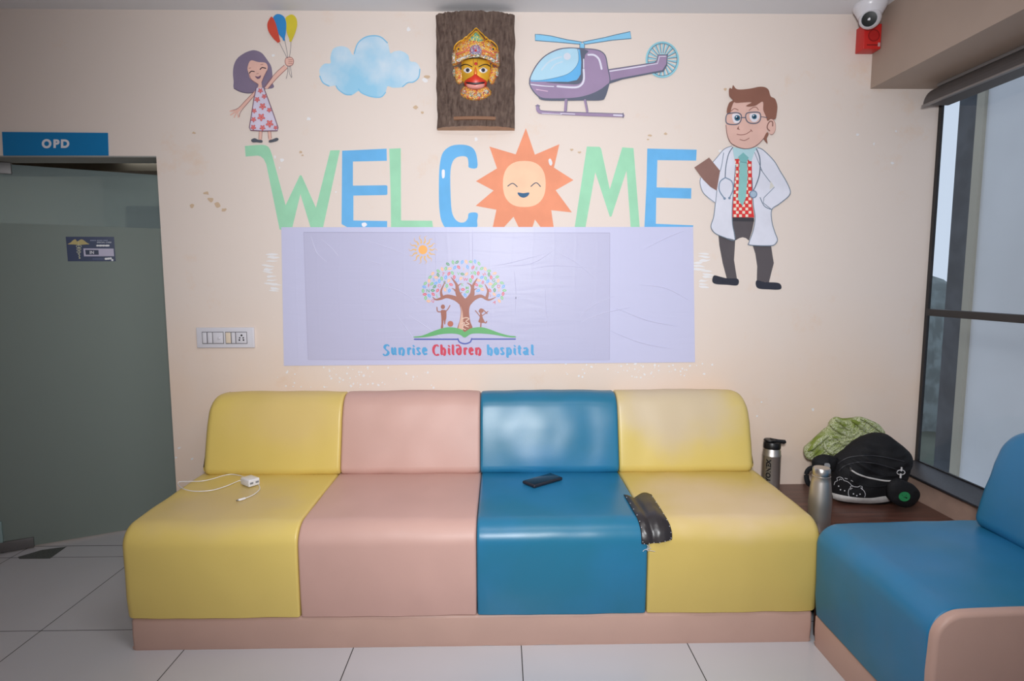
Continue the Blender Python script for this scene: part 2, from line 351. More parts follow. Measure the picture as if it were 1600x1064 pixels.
# OPD sign board over the door
op = thing('room_sign', 'blue rectangular OPD sign board fixed above the glass door', 'sign', at_y(86, 243, YW))
c4 = [at_y(*p, YW-.004) for p in [(3, 206), (168, 207.5), (169, 243), (5, 243)]]
g = Geo(); g.add(c4+[p+Vector((0, .0045, 0)) for p in c4], [(0, 1, 2, 3), (7, 6, 5, 4), (0, 4, 5, 1), (1, 5, 6, 2), (2, 6, 7, 3), (3, 7, 4, 0)])
g.build('board', mat('blue_acrylic', (18, 120, 178), .5, spec=.35), op)
a = Art(lambda x, y, l: at_y(x, y, YW-.004)+Vector((0, -l, 0)), (0, 0, 1), mk=ink, lift=.0005)
a.part('letter').text('O', 73, 224.5, 14.5, (225, 222, 228), 1.0, .055).part('letter').text('P', 88.5, 224.5, 13.5, (225, 222, 228), 1.05, .055).part('letter').text('D', 102, 224.5, 13.5, (225, 222, 228), 1.05, .055); a.build(op)

# ------------------------------------------------------------------ switch board
sb = thing('switch_board', 'white modular switch board with socket on the wall left of the banner', 'switch', at_y(353, 527, YW))
SW = (290, 490, .08125)
def wbox(name, fr, c, d0, d1, m, parent, bev=.0015):
    """box on the back wall: c = (x0,y0,x1,y1) in a drawing frame, standing d0..d1 off the wall"""
    x0, y0, k = fr; p = at_y(x0+c[0]*k, y0+c[1]*k, YW); q = at_y(x0+c[2]*k, y0+c[3]*k, YW)
    return box(name, p.x, q.x, YW-d1, YW-d0, q.z, p.z, m, parent, bev)
M_SWP = mat('white_switch_plastic', (214, 212, 220), .35); M_GAP = mat('grey_gap', (120, 118, 122), .6)
wbox('plate', SW, (222, 265, 1345, 652), 0, .012, M_SWP, sb, .003)
for c in [(338, 345, 765, 575), (785, 345, 1212, 575)]: wbox('inner_frame', SW, c, .011, .0135, M_GAP, sb, .0005)
M_SW2 = mat('ivory_switch_plastic', (226, 210, 190), .35)
for c, m in [((352, 358, 440, 562), M_SWP), ((450, 358, 545, 562), M_SWP), ((797, 358, 900, 562), M_SW2), ((908, 358, 985, 562), M_SWP)]: wbox('rocker', SW, c, .0125, .0165, m, sb)
bm_ = wbox('blank_module', SW, (550, 358, 752, 562), .0125, .0148, M_SWP, sb)
so = wbox('socket', SW, (992, 358, 1200, 562), .0125, .0148, M_SWP, sb)
kp = at_y(290+680*.08125, 490+465*.08125, YW)
Geo().lathe([(.006, 0), (.0055, .006), (.004, .007)], (kp.x, YW-.0145, kp.z), 20, mtx=Matrix.Rotation(math.radians(90), 3, 'X')).build('regulator_knob', M_SWP, bm_, True)
a = wall_art(SW, mk=ink, lift=.0150); a.part('socket_holes')
for x, y, r in [(1103, 412, 18), (1068, 460, 14), (1136, 460, 14), (1063, 502, 16), (1142, 502, 16)]: a.circ(x, y, r, (25, 22, 22))
a.build(so)

# ------------------------------------------------------------------ WELCOME painted letters and the sun
GRN = (160, 217, 182); BLU = (108, 180, 232)
W1 = (370, 190, .23125); W2 = (720, 190, .24375)
def letter(name, label, frame, pts, col, sm=False, n=3):
    a = wall_art(frame); a.part(name).fill(pts, col, sm, n); o = a.build()[0]
    tag(o, label, 'letter', 'painted WELCOME letters'); return o
letter('painted_letter', 'pale green painted letter W with a hooked left arm, first of the WELCOME letters', W1, [(55, 165), (130, 158), (170, 157), (195, 160), (213, 170), (225, 188), (240, 230), (330, 565), (425, 366), (432, 360), (440, 368), (535, 582), (632, 195), (697, 193), (580, 730), (503, 730), (430, 490), (372, 730), (290, 730), (200, 290), (182, 252), (160, 234), (140, 230), (60, 236)], GRN)
letter('painted_letter', 'blue painted letter E between the green W and the green L', W1, [(712, 197), (1012, 183), (1014, 265), (785, 270), (785, 433), (1010, 430), (1018, 436), (1018, 490), (1010, 496), (788, 500), (788, 668), (1016, 672), (1016, 716), (750, 716), (708, 692)], BLU)
letter('painted_letter', 'pale green painted letter L between blue E and blue C', W1, [(1030, 184), (1108, 180), (1110, 668), (1320, 670), (1326, 716), (1042, 716), (1040, 500)], GRN)
letter('painted_letter', 'blue painted letter C just left of the orange sun', (0, 0, 1), [(745.5, 262), (745, 245), (741, 234), (733, 228), (720, 226), (705, 228), (693, 237), (688, 252), (686, 275), (686, 315), (688, 338), (692, 350), (698, 356), (720, 356.5), (744, 356), (745.5, 345), (746, 333), (733, 333), (731, 341), (726, 347), (717, 347), (709, 339), (705, 322), (703.5, 275), (706, 256), (712, 247), (722, 244), (730, 246), (732, 255), (733, 262)], BLU, True, 3)
letter('painted_letter', 'pale green painted letter M just right of the orange sun', W2, [(808, 160), (890, 162), (900, 175), (955, 435), (1035, 165), (1107, 170), (1148, 690), (1090, 690), (1062, 315), (966, 608), (955, 610), (862, 325), (797, 690), (728, 690)], GRN)
letter('painted_letter', 'blue painted letter E at the end of WELCOME beside the painted doctor', W2, [(1195, 173), (1512, 180), (1508, 250), (1260, 247), (1255, 422), (1478, 427), (1476, 494), (1253, 488), (1250, 655), (1490, 665), (1488, 690), (1176, 690), (1190, 400)], BLU)
su = thing('painted_sun', 'orange painted sun with smiling peach face in the middle of WELCOME', 'wall painting', at_y(820, 350, YW))
a = wall_art(W2); a.part('rays').fill([(417, 42), (475, 212), (632, 145), (597, 295), (722, 375), (608, 440), (712, 582), (580, 568), (597, 690), (522, 690), (475, 628), (455, 690), (377, 690), (338, 610), (265, 690), (202, 690), (228, 565), (95, 540), (210, 442), (97, 382), (232, 300), (183, 160), (352, 210)], (236, 152, 118), False)
a.part('face').fill([(407+137*math.copysign(abs(math.cos(q))**.82, math.cos(q)), 400+148*math.copysign(abs(math.sin(q))**.82, math.sin(q))) for q in [2*math.pi*k/40 for k in range(40)]], (248, 203, 170), False)
a.part('features').stroke([(300, 415), (332, 396), (363, 419)], 6, (70, 90, 110)).stroke([(448, 417), (483, 392), (512, 418)], 6, (70, 90, 110)).fill([(365, 455), (400, 459), (438, 455), (430, 476), (402, 488), (375, 477)], (62, 102, 138))
a.part('paint_chip').fill([(562, 245), (575, 238), (587, 265), (578, 283), (566, 270)], (235, 230, 232))
a.build(su)
for nm, fr, pts in [('first blue E near its foot', W1, [(845, 688), (868, 682), (880, 698), (862, 712), (848, 706)]), ('blue C', W1, [(1386, 330), (1404, 328), (1404, 375), (1388, 380)])]:
    a = wall_art(fr, lift=.001); a.part('paint_chip').fill(pts, (238, 236, 242)); o = a.build(wb)

# ------------------------------------------------------------------ girl with balloons
G = (340, 0, .2125); SK = (232, 186, 172); OUT = (150, 95, 95)
gi = thing('painted_girl', 'painted girl in flowered dress holding up three balloons, upper left of the wall', 'wall painting', at_y(412, 222, YW))
a = wall_art(G)
a.part('hair').fill([(120, 650), (118, 600), (113, 540), (120, 480), (145, 430), (190, 395), (235, 375), (275, 370), (325, 390), (365, 440), (395, 490), (404, 560), (400, 600), (415, 635), (400, 650), (360, 655), (300, 670), (230, 685), (170, 675)], (132, 118, 142))
a.stroke([(120, 650), (170, 675), (230, 685), (280, 676)], 6, (95, 85, 105))
a.part('arm').fill([(345, 650), (420, 550), (490, 478), (515, 498), (440, 572), (368, 655)], SK, False).stroke([(345, 640), (420, 545), (492, 478)], 4, OUT).stroke([(368, 655), (440, 572), (515, 500)], 4, OUT)
a.circ(527, 453, 32, SK).stroke([(500, 435), (515, 422), (540, 422), (558, 440), (556, 470), (535, 487), (508, 482), (497, 460)], 4, OUT, True, True)
for yy in (438, 452, 466): a.stroke([(520, yy), (552, yy+3)], 3, OUT)
a.part('arm').stroke([(278, 682), (215, 748), (160, 805), (145, 818)], 24, SK).stroke([(270, 675), (205, 742), (150, 798), (95, 815)], 4, OUT).stroke([(282, 692), (225, 757), (172, 822), (160, 862)], 4, OUT)
for p in [(95, 818), (98, 845), (125, 862), (155, 862)]: a.stroke([(148, 815), p], 10, SK)
a.part('face').fill([(245, 447), (300, 458), (352, 463), (370, 490), (365, 520), (340, 570), (325, 610), (328, 645), (295, 652), (302, 625), (270, 603), (240, 575), (230, 540), (222, 500)], SK)
a.stroke([(232, 545), (250, 585), (275, 603), (302, 622)], 3, OUT).stroke([(365, 520), (340, 570), (325, 610)], 3, OUT)
a.stroke([(236, 540), (250, 526), (272, 528)], 7, (50, 40, 50)).stroke([(315, 512), (330, 499), (356, 504)], 7, (50, 40, 50)).stroke([(232, 505), (248, 500)], 3, OUT).stroke([(318, 478), (338, 474)], 3, OUT)
a.stroke([(288, 545), (305, 541)], 3, OUT).fill([(278, 562), (300, 566), (321, 556), (315, 576), (295, 582)], (125, 95, 115))
a.part('leg').stroke([(320, 960), (316, 1032)], 22, SK, False).stroke([(309, 965), (305, 1025)], 3, OUT, False).stroke([(331, 965), (327, 1025)], 3, OUT, False)
a.part('leg').stroke([(383, 960), (389, 1028)], 22, SK, False).stroke([(372, 965), (378, 1022)], 3, OUT, False).stroke([(394, 965), (400, 1018)], 3, OUT, False)
a.part('shoe').fill([(250, 1030), (275, 1018), (300, 1028), (330, 1032), (330, 1050), (290, 1048), (260, 1048)], (88, 92, 102)).part('shoe').fill([(382, 1034), (410, 1025), (438, 1015), (452, 1026), (435, 1040), (385, 1050)], (88, 92, 102))
a.part('dress').fill([(290, 650), (345, 648), (362, 690), (380, 740), (420, 850), (451, 942), (445, 964), (340, 966), (250, 960), (240, 942), (255, 850), (272, 740)], (214, 206, 226), False)
def flower(cx, cy, r):
    P = [(cx+r*(.78+.3*math.cos(5*q))*math.cos(q+.3), cy+r*(.78+.3*math.cos(5*q))*math.sin(q+.3)) for q in [2*math.pi*k/30 for k in range(30)]]
    a.fill(P, (228, 128, 125), False).stroke(P, 3, (190, 85, 95), False, True).circ(cx, cy, r*.2, (200, 95, 100), n=8)
for f_ in [(318, 670, 18), (346, 712, 17), (295, 735, 19), (335, 785, 24), (274, 818, 17), (384, 812, 17), (326, 865, 27), (270, 882, 18), (388, 912, 27), (268, 940, 19), (336, 943, 20), (432, 942, 14)]: flower(*f_)
a.stroke([(290, 650), (272, 740), (255, 850), (240, 942), (250, 962), (340, 967), (445, 965), (451, 942), (420, 850), (380, 740), (345, 648)], 6, (120, 85, 105), False)
a.part('balloon').fill([(405, 130), (385, 150), (371, 190), (382, 240), (415, 288), (440, 312), (448, 320), (465, 312), (462, 290), (450, 240), (430, 170)], (208, 80, 62))
b1 = a; a.build(gi)
a = wall_art(G, lift=.006-.0005); a.part('balloon').fill([(520, 120), (555, 112), (582, 140), (588, 190), (572, 250), (552, 295), (545, 310), (532, 308), (530, 290), (512, 240), (500, 150)], (214, 196, 58)); a.build(gi)
a = wall_art(G, lift=.006); a.part('balloon').fill([(455, 108), (490, 125), (508, 170), (506, 240), (498, 285), (500, 302), (484, 300), (478, 283), (440, 240), (415, 190), (410, 140), (428, 114)], (55, 140, 205)); a.build(gi)
a = wall_art(G, lift=.0061); a.part('strings')
for p in ([(460, 320), (490, 380), (516, 432)], [(497, 302), (512, 370), (520, 430)], [(543, 312), (540, 370), (532, 425)], [(517, 485), (520, 530), (508, 582)], [(530, 487), (532, 540), (548, 575)], [(538, 485), (545, 530), (550, 570)]): a.stroke(p, 3, (110, 108, 118))
a.build(gi)

# ------------------------------------------------------------------ cloud
_mats['cloudp'] = mat('painted_cloud_blue', (150, 203, 232), .65, rgb2=(205, 222, 236), vscale=5, contrast=(.45, .68))
a = wall_art(G, mk=lambda c: _mats['cloudp'] if c == (0, 0, 0) else paint(c))
a.part('painted_cloud').fill([(755, 560), (750, 510), (785, 470), (830, 465), (830, 420), (850, 360), (905, 340), (960, 355), (990, 400), (1005, 395), (1030, 320), (1080, 275), (1140, 260), (1200, 270), (1250, 315), (1270, 390), (1300, 378), (1350, 375), (1400, 405), (1415, 450), (1460, 460), (1490, 505), (1480, 570), (1440, 605), (1400, 610), (1360, 640), (1290, 645), (1250, 635), (1235, 680), (1200, 715), (1130, 712), (1060, 685), (1035, 670), (990, 698), (940, 695), (890, 660), (870, 630), (820, 635), (775, 610)], (0, 0, 0))
for p in ([(1235, 680), (1200, 714), (1130, 711), (1060, 684), (1037, 655)], [(985, 697), (940, 694), (890, 660), (872, 632)], [(1360, 638), (1400, 608), (1440, 603), (1478, 570), (1487, 510)], [(752, 560), (775, 608), (820, 633)], [(1005, 395), (1030, 322), (1080, 278), (1140, 263), (1200, 273), (1248, 315)]): a.stroke(p, 8, (128, 192, 228))
tag(a.build()[0], 'pale blue painted cloud between the painted girl and the bark plaque', 'wall painting')

# ------------------------------------------------------------------ helicopter
Hf = (810, 30, .16875); PU = (160, 139, 170); DK = (100, 105, 122); LB = (140, 203, 238); WH = (222, 218, 234)
he = thing('painted_helicopter', 'purple painted helicopter with blue cockpit, right of the bark plaque', 'wall painting', at_y(900, 185, YW))
a = wall_art(Hf, step=.0001)
a.part('main_rotor')
for P in ([(155, 140), (200, 142), (300, 155), (450, 190), (590, 212), (575, 233), (380, 215), (155, 198)], [(592, 212), (800, 170), (900, 145), (1035, 115), (1045, 180), (870, 195), (620, 233)]):
    a.fill(P, LB, False).stroke(P, 7, (85, 120, 145), False, True)
a.fill([(568, 225), (612, 225), (612, 282), (568, 282)], LB, False).stroke([(568, 225), (568, 280)], 6, (85, 120, 145), False).stroke([(612, 225), (612, 280)], 6, (85, 120, 145), False)
a.part('tail_rotor')
for k in range(20):
    q = 2*math.pi*k/20+.1; a.stroke([(1330+30*math.cos(q), 378+35*math.sin(q)), (1330+142*math.cos(q), 378+158*math.sin(q))], (9, 22), (150, 203, 220), False)
    a.stroke([(1330+55*math.cos(q+.05), 378+60*math.sin(q+.05)), (1330+140*math.cos(q+.08), 378+156*math.sin(q+.08))], 5, (90, 110, 135), False)
a.stroke([(1330+146*math.cos(2*math.pi*k/24), 378+160*math.sin(2*math.pi*k/24)) for k in range(24)], 16, (145, 203, 218), True, True, 3)
a.stroke([(1330+135*math.cos(2*math.pi*k/24), 378+149*math.sin(2*math.pi*k/24)) for k in range(24)], 5, (95, 120, 140), True, True, 3)
a.part('tail_boom').fill([(815, 470), (1180, 418), (1265, 405), (1280, 380), (1290, 335), (1380, 335), (1372, 430), (1340, 488), (1200, 515), (960, 562), (840, 602), (820, 600)], PU, False)
a.fill([(840, 602), (835, 575), (960, 545), (1200, 500), (1330, 475), (1365, 420), (1372, 340), (1380, 335), (1375, 430), (1342, 490), (1200, 515), (960, 562)], DK, False)
a.stroke([(825, 472), (1180, 418), (1262, 405), (1280, 385), (1290, 335), (1380, 335)], 8, DK, False)
a.stroke([(845, 486), (1000, 462), (1175, 434)], 12, WH).stroke([(1180, 432), (1285, 415), (1302, 350), (1360, 348)], 8, WH, False)
a.part('fuselage').fill([(103, 580), (110, 540), (160, 440), (240, 350), (350, 290), (450, 272), (560, 275), (700, 285), (765, 305), (805, 350), (825, 450), (845, 560), (835, 610), (800, 720), (760, 750), (600, 752), (250, 752), (180, 715), (130, 660), (105, 610)], PU)
a.fill([(838, 600), (760, 652), (650, 702), (500, 732), (250, 735), (190, 715), (250, 752), (500, 754), (760, 752), (800, 720)], DK)
a.fill([(555, 280), (645, 300), (615, 340), (607, 440), (600, 540), (560, 602), (450, 605), (250, 590), (460, 580), (545, 560), (572, 500), (578, 400)], DK)
a.stroke([(103, 580), (110, 540), (160, 440), (240, 350), (350, 290), (450, 272), (560, 275), (700, 285), (765, 305), (805, 350), (825, 450), (845, 560), (835, 610), (800, 720), (760, 750), (600, 752), (250, 752), (180, 715), (130, 660), (105, 610)], 9, DK, True, True)
a.stroke([(602, 470), (604, 560), (580, 612), (520, 636), (360, 626)], 18, WH).stroke([(602, 375), (602, 455)], 10, WH).stroke([(115, 608), (220, 622), (325, 628)], 10, WH).stroke([(165, 655), (270, 672)], 8, (225, 190, 215)).stroke([(645, 335), (700, 338), (745, 380), (768, 465)], 18, WH)
a.part('cockpit').fill([(545, 282), (568, 286), (580, 400), (575, 515), (540, 568), (460, 585), (300, 583), (115, 582), (112, 565), (200, 570), (330, 548), (450, 515), (520, 460)], (105, 180, 232), False)
a.fill([(112, 565), (165, 445), (250, 350), (360, 295), (450, 278), (545, 283), (556, 340), (552, 400), (520, 460), (450, 515), (330, 550), (200, 570)], (178, 216, 236))
a.stroke([(115, 570), (200, 572), (330, 550), (450, 515), (520, 460), (553, 400), (556, 340), (545, 283)], 4, (80, 125, 160))
a.circ(450, 350, 33, (215, 220, 232)).stroke([(215, 475), (270, 410), (330, 375), (395, 355)], 15, (200, 218, 233)).stroke([(300, 470), (340, 425), (405, 400)], 11, (200, 218, 233))
a.part('landing_skid').stroke([(440, 755), (432, 862)], 26, PU, False).stroke([(452, 755), (446, 855)], 5, DK, False).stroke([(615, 757), (636, 862)], 22, PU, False).stroke([(625, 757), (644, 855)], 5, DK, False)
a.stroke([(177, 808), (178, 840), (200, 864), (260, 868), (400, 875), (700, 888), (965, 897)], 30, PU).stroke([(192, 808), (195, 835), (225, 852), (400, 862), (700, 872), (965, 880)], 5, DK).stroke([(215, 876), (400, 886)], 6, WH).stroke([(390, 878), (520, 884)], 8, WH).stroke([(880, 893), (955, 897)], 14, WH)
a.stroke([(155, 806), (200, 806)], 6, DK).stroke([(966, 876), (966, 915)], 8, DK)
a.build(he)

# ------------------------------------------------------------------ doctor
Df = (1060, 120, .32895); Dh = (1100, 120, .13158)
do = thing('painted_doctor', 'painted doctor in white coat with glasses, stethoscope and brown clipboard', 'wall painting', at_y(1165, 452, YW))
CO = (221, 222, 235); CL = (118, 132, 148); TR = (92, 86, 90)
a = wall_art(Df, step=.0001)
a.part('trouser_leg').fill([(190, 752), (270, 770), (264, 870), (278, 960), (230, 960), (210, 885), (194, 800)], TR, False).part('trouser_leg').fill([(352, 800), (440, 800), (447, 850), (453, 885), (440, 935), (430, 977), (372, 970), (374, 900), (365, 840)], TR, False).part('trouser_waist').fill([(250, 678), (360, 680), (350, 730), (335, 778), (320, 766), (305, 762), (290, 766), (265, 780)], TR, False)
a.fill([(252, 667), (359, 669), (359, 688), (252, 686)], (66, 64, 70), False)
a.part('shoe').fill([(162, 955), (172, 943), (200, 950), (232, 957), (282, 960), (280, 990), (230, 988), (180, 985), (162, 975)], (52, 54, 66)).part('shoe').fill([(370, 968), (410, 975), (470, 978), (488, 992), (482, 1010), (430, 1010), (375, 1003)], (52, 54, 66))
a.part('vest').fill([(268, 390), (350, 395), (350, 600), (360, 668), (253, 668), (256, 600), (262, 480)], (222, 62, 62), False)
for r_ in range(17):
    for c_ in range(7):
        if (r_+c_) % 2 == 0:
            x = 256+c_*15; y = 398+r_*16
            if x < 257+(660-y)*.05: x += 4
            if x+13 < 356: a.fill([(x, y), (x+13, y), (x+13, y+13), (x, y+13)], (236, 222, 205), False)
a.part('shirt_collar').fill([(255, 335), (310, 345), (375, 335), (362, 370), (350, 402), (335, 402), (305, 362), (275, 392), (265, 392), (258, 360)], (178, 212, 220), False)
a.part('tie').fill([(287, 405), (324, 405), (326, 480), (318, 575), (302, 615), (280, 582), (286, 480)], (140, 194, 192), False).fill([(281, 382), (305, 361), (331, 385), (322, 408), (292, 406)], (125, 184, 185), False).stroke([(290, 405), (324, 411)], 2.5, (95, 140, 150))
a.part('coat').fill([(103, 480), (101, 510), (118, 555), (170, 598), (182, 545), (140, 500)], CO)
left = [(252, 330), (215, 345), (180, 385), (160, 408), (192, 450), (180, 540), (173, 600), (165, 665), (152, 712), (170, 742), (215, 763), (265, 775), (254, 700), (253, 620), (262, 500), (269, 420), (262, 385)]
right = [(372, 338), (400, 350), (450, 400), (480, 450), (510, 500), (528, 545), (518, 570), (475, 605), (440, 632), (441, 690), (455, 740), (467, 775), (452, 798), (420, 803), (335, 799), (333, 785), (352, 730), (361, 670), (352, 600), (347, 480), (345, 400), (358, 360)]
a.fill(left, CO, False).fill(right, CO, False)
a.stroke([(252, 330), (215, 345), (180, 385), (160, 408)], 3, CL).stroke([(173, 600), (165, 665), (152, 712), (170, 742), (215, 763), (265, 775), (254, 700), (253, 620), (262, 500), (269, 420)], 4, CL)
a.stroke([(103, 480), (101, 510), (118, 555), (170, 598)], 3, CL).stroke([(180, 540), (174, 600)], 3, CL)
a.stroke([(372, 338), (400, 350), (450, 400), (480, 450), (510, 500), (528, 545), (518, 570), (475, 605), (440, 632), (441, 690), (455, 740), (467, 775), (452, 798), (420, 803), (335, 799), (333, 785), (352, 730), (361, 670), (352, 600), (347, 480)], 4, CL)
a.stroke([(387, 440), (420, 485), (452, 526), (403, 575), (400, 600), (440, 632)], 3, CL, False).stroke([(384, 573), (405, 615), (440, 632)], 4, CL).fill([(434, 495), (452, 524), (430, 535)], (215, 212, 205), False)
a.stroke([(212, 362), (203, 420), (195, 450)], 3, CL).stroke([(358, 360), (395, 450)], 2.5, CL)
a.part('clipboard').fill([(73, 432), (143, 385), (195, 448), (179, 542), (150, 525), (115, 490)], (142, 108, 100), False)
a.part('stethoscope').stroke([(256, 335), (235, 370), (222, 430), (219, 482)], 4, (95, 108, 125)).stroke([(220, 480), (195, 500), (191, 540), (215, 578)], 5, (125, 145, 168)).stroke([(220, 480), (250, 498), (256, 535), (240, 576)], 5, (125, 145, 168)).circ(216, 579, 6, (125, 145, 168)).circ(239, 577, 6, (125, 145, 168))
a.stroke([(366, 342), (383, 390), (382, 460), (365, 515), (350, 545)], 5, (105, 118, 135)).circ(352, 559, 19, (120, 140, 165)).circ(352, 559, 14, (165, 185, 205))
a.frame(Dh)
FS = (223, 182, 170)
a.part('face').fill([(330, 300), (550, 300), (690, 290), (700, 400), (730, 480), (750, 530), (745, 600), (735, 670), (700, 735), (640, 800), (560, 848), (480, 858), (400, 842), (310, 790), (268, 700), (252, 600), (250, 480), (280, 400)], FS, False)
a.stroke([(252, 580), (268, 700), (310, 790), (400, 842), (480, 858), (560, 848), (640, 800), (700, 735)], 7, (120, 85, 85))
a.circ(790, 600, 50, FS, 92).stroke([(790+50*math.cos(q*.2), 600+92*math.sin(q*.2)) for q in range(-8, 10)], 4, (150, 105, 100)).stroke([(803, 590), (803, 545), (775, 535), (748, 570), (740, 615), (768, 648)], 13, (135, 95, 88))
a.fill([(408, 585), (390, 608), (380, 628), (418, 637), (400, 615)], (140, 98, 90), False).stroke([(380, 688), (430, 696), (490, 684), (550, 645)], 7, (140, 92, 85)).stroke([(543, 632), (562, 656)], 7, (140, 92, 85)).stroke([(415, 750), (470, 762), (525, 735)], 7, (140, 92, 85))
a.stroke([(312, 415), (350, 385), (395, 402)], 8, (145, 98, 88)).stroke([(525, 405), (575, 370), (610, 370), (635, 400)], 8, (145, 98, 88))
a.part('hair').fill([(335, 108), (370, 150), (430, 160), (540, 148), (640, 128), (710, 132), (755, 165), (780, 240), (830, 270), (858, 350), (852, 440), (835, 510), (780, 505), (742, 530), (720, 470), (692, 400), (686, 303), (600, 350), (520, 362), (490, 350), (550, 310), (380, 318), (345, 310), (318, 370), (300, 440), (262, 440), (265, 380), (290, 315), (330, 285), (292, 240), (285, 170), (298, 140), (320, 150)], (140, 96, 82))
a.fill([(735, 665), (755, 690), (735, 740), (742, 797), (712, 770), (697, 735)], (140, 96, 82))
a.part('glasses')
gl1 = [(262, 455), (310, 440), (380, 435), (428, 460), (428, 520), (395, 565), (330, 575), (262, 560), (248, 510)]; gl2 = [(505, 437), (570, 428), (640, 432), (660, 470), (652, 525), (610, 558), (530, 556), (490, 520), (483, 465)]
a.fill([(330, 450), (400, 448), (418, 500), (400, 550), (350, 555), (325, 500)], (228, 222, 230)).fill([(540, 445), (630, 445), (645, 490), (610, 540), (560, 540), (530, 490)], (228, 222, 230))
a.circ(384, 497, 35, (62, 108, 130)).circ(384, 497, 19, (35, 50, 68)).circ(374, 484, 8, (225, 230, 240)).circ(585, 482, 30, (62, 108, 130)).circ(586, 482, 16, (35, 50, 68)).circ(576, 470, 7, (225, 230, 240))
a.stroke(gl1, 11, (82, 95, 115), True, True).stroke(gl2, 11, (82, 95, 115), True, True).stroke([(428, 492), (484, 492)], 9, (82, 95, 115)).stroke([(658, 480), (732, 492)], 7, (82, 95, 115))
a.build(do)

# ------------------------------------------------------------------ vinyl banner
ba = thing('hospital_banner', 'pale lavender creased vinyl banner with the Sunrise Children hospital tree logo', 'banner', at_y(765, 570, YW))
def vinyl(name, rgb):
    m = mat(name, rgb, .38, spec=.28); nt = m.node_tree; b = nt.nodes['Principled BSDF']
    tc = nt.nodes.new('ShaderNodeTexCoord'); mp = nt.nodes.new('ShaderNodeMapping'); mp.inputs['Rotation'].default_value = (0, math.radians(38), 0); mp.inputs['Scale'].default_value = (1.2, 1, 7)
    nt.links.new(tc.outputs['Object'], mp.inputs[0])
    n = nt.nodes.new('ShaderNodeTexNoise'); n.inputs['Scale'].default_value = 2.6; n.inputs['Detail'].default_value = 2; n.inputs['Distortion'].default_value = .9
    nt.links.new(mp.outputs[0], n.inputs['Vector'])
    bp = nt.nodes.new('ShaderNodeBump'); bp.inputs['Strength'].default_value = .22; bp.inputs['Distance'].default_value = .006
    nt.links.new(n.outputs['Fac'], bp.inputs['Height'])
    w2 = nt.nodes.new('ShaderNodeTexWave'); w2.inputs['Scale'].default_value = 3.2; w2.inputs['Distortion'].default_value = 1.2; w2.inputs['Detail'].default_value = 1; nt.links.new(tc.outputs['Object'], w2.inputs['Vector'])
    pw = nt.nodes.new('ShaderNodeMath'); pw.operation = 'POWER'; pw.inputs[1].default_value = 30; nt.links.new(w2.outputs['Fac'], pw.inputs[0])
    b2 = nt.nodes.new('ShaderNodeBump'); b2.inputs['Strength'].default_value = .05; b2.inputs['Distance'].default_value = .003
    nt.links.new(pw.outputs[0], b2.inputs['Height']); nt.links.new(bp.outputs[0], b2.inputs['Normal']); nt.links.new(b2.outputs[0], b.inputs['Normal']); return m
c4 = [at_y(*p, YW-.0022) for p in [(439.5, 355), (1083, 354.5), (1086, 566), (443.5, 571.5)]]
NX, NZ = 64, 24; vs_ = []; fs = []
for j in range(NZ+1):
    for i in range(NX+1):
        u, v = i/NX, j/NZ; p = (c4[0]*(1-u)+c4[1]*u)*(1-v)+(c4[3]*(1-u)+c4[2]*u)*v
        p.y += -.0010*abs(noise.noise(Vector((p.x*4, 3, p.z*6)))); vs_.append(p)
        if i < NX and j < NZ: fs.append((j*(NX+1)+i, j*(NX+1)+i+1, (j+1)*(NX+1)+i+1, (j+1)*(NX+1)+i))
mesh('vinyl_sheet', vs_, fs, vinyl('lavender_vinyl', (200, 200, 228)), ba, True)
def ban_art(fr, lift): return Art(lambda x, y, l: at_y(x, y, YW-.0035)+Vector((0, -l, 0)), fr, mk=ink, lift=lift, step=.00004)
_mats['inner_v'] = vinyl('grey_lavender_vinyl', (190, 189, 216))
a = ban_art((0, 0, 1), 0.0001); a.mk = lambda c: _mats['inner_v'] if c == (1, 1, 1) else ink(c)
a.part('printed_panel').fill([(474.5, 363), (953, 364), (952.5, 562.5), (481.5, 561.5)], (1, 1, 1), False).stroke([(474.5, 363), (953, 364)], .8, (165, 162, 190), False).stroke([(952.8, 364), (952.3, 562)], .8, (175, 172, 200), False).stroke([(474.5, 363), (481.5, 561.5)], .8, (180, 177, 205), False).stroke([(481.5, 561.8), (952.5, 562.5)], .7, (188, 185, 212), False)
a.build(ba)
# creases in the sheet as raised welts
g = Geo()
def crease(pts, r=.0020):
    P = spline(pts, False, 4); g.tube([at_y(p.x, p.y, YW-.0031) for p in P], [r*(.25+.75*math.sin(math.pi*k/(len(P)-1))) for k in range(len(P))], 6)
for pts in [[(590, 446), (625, 455), (655, 475)], [(575, 407), (600, 414)], [(618, 490), (640, 520), (650, 535)], [(635, 490), (665, 510), (700, 535)], [(770, 416), (800, 410), (858, 395)], [(783, 415), (830, 412), (870, 388)], [(680, 358), (681, 440)], [(738, 357), (739, 430)],
            [(803, 420), (806, 455), (805, 500)], [(852, 445), (853, 480), (858, 520)], [(1070, 360), (1040, 372), (1005, 390)], [(905, 497), (925, 478), (960, 462)], [(905, 505), (940, 490), (985, 480)], [(950, 515), (1000, 535), (1050, 545)], [(560, 372), (600, 385), (640, 400)], [(960, 480), (1010, 500), (1060, 510)],
            [(870, 395), (900, 410), (935, 440)], [(500, 372), (520, 390), (530, 402)], [(485, 366), (495, 395), (512, 410)], [(1000, 445), (1040, 450), (1078, 470)], [(830, 420), (870, 415), (940, 420)]]: crease(pts)
g.build('creases', mat('vinyl_crease', (204, 203, 228), .3), ba, True)
Bf = (570, 360, .19741); Tf = (640, 360, .11276); Lf = (640, 460, .1125); BR = (158, 98, 82)
a = ban_art(Bf, .0004); a.part('sun_emblem').circ(460, 153, 36, (243, 172, 88))
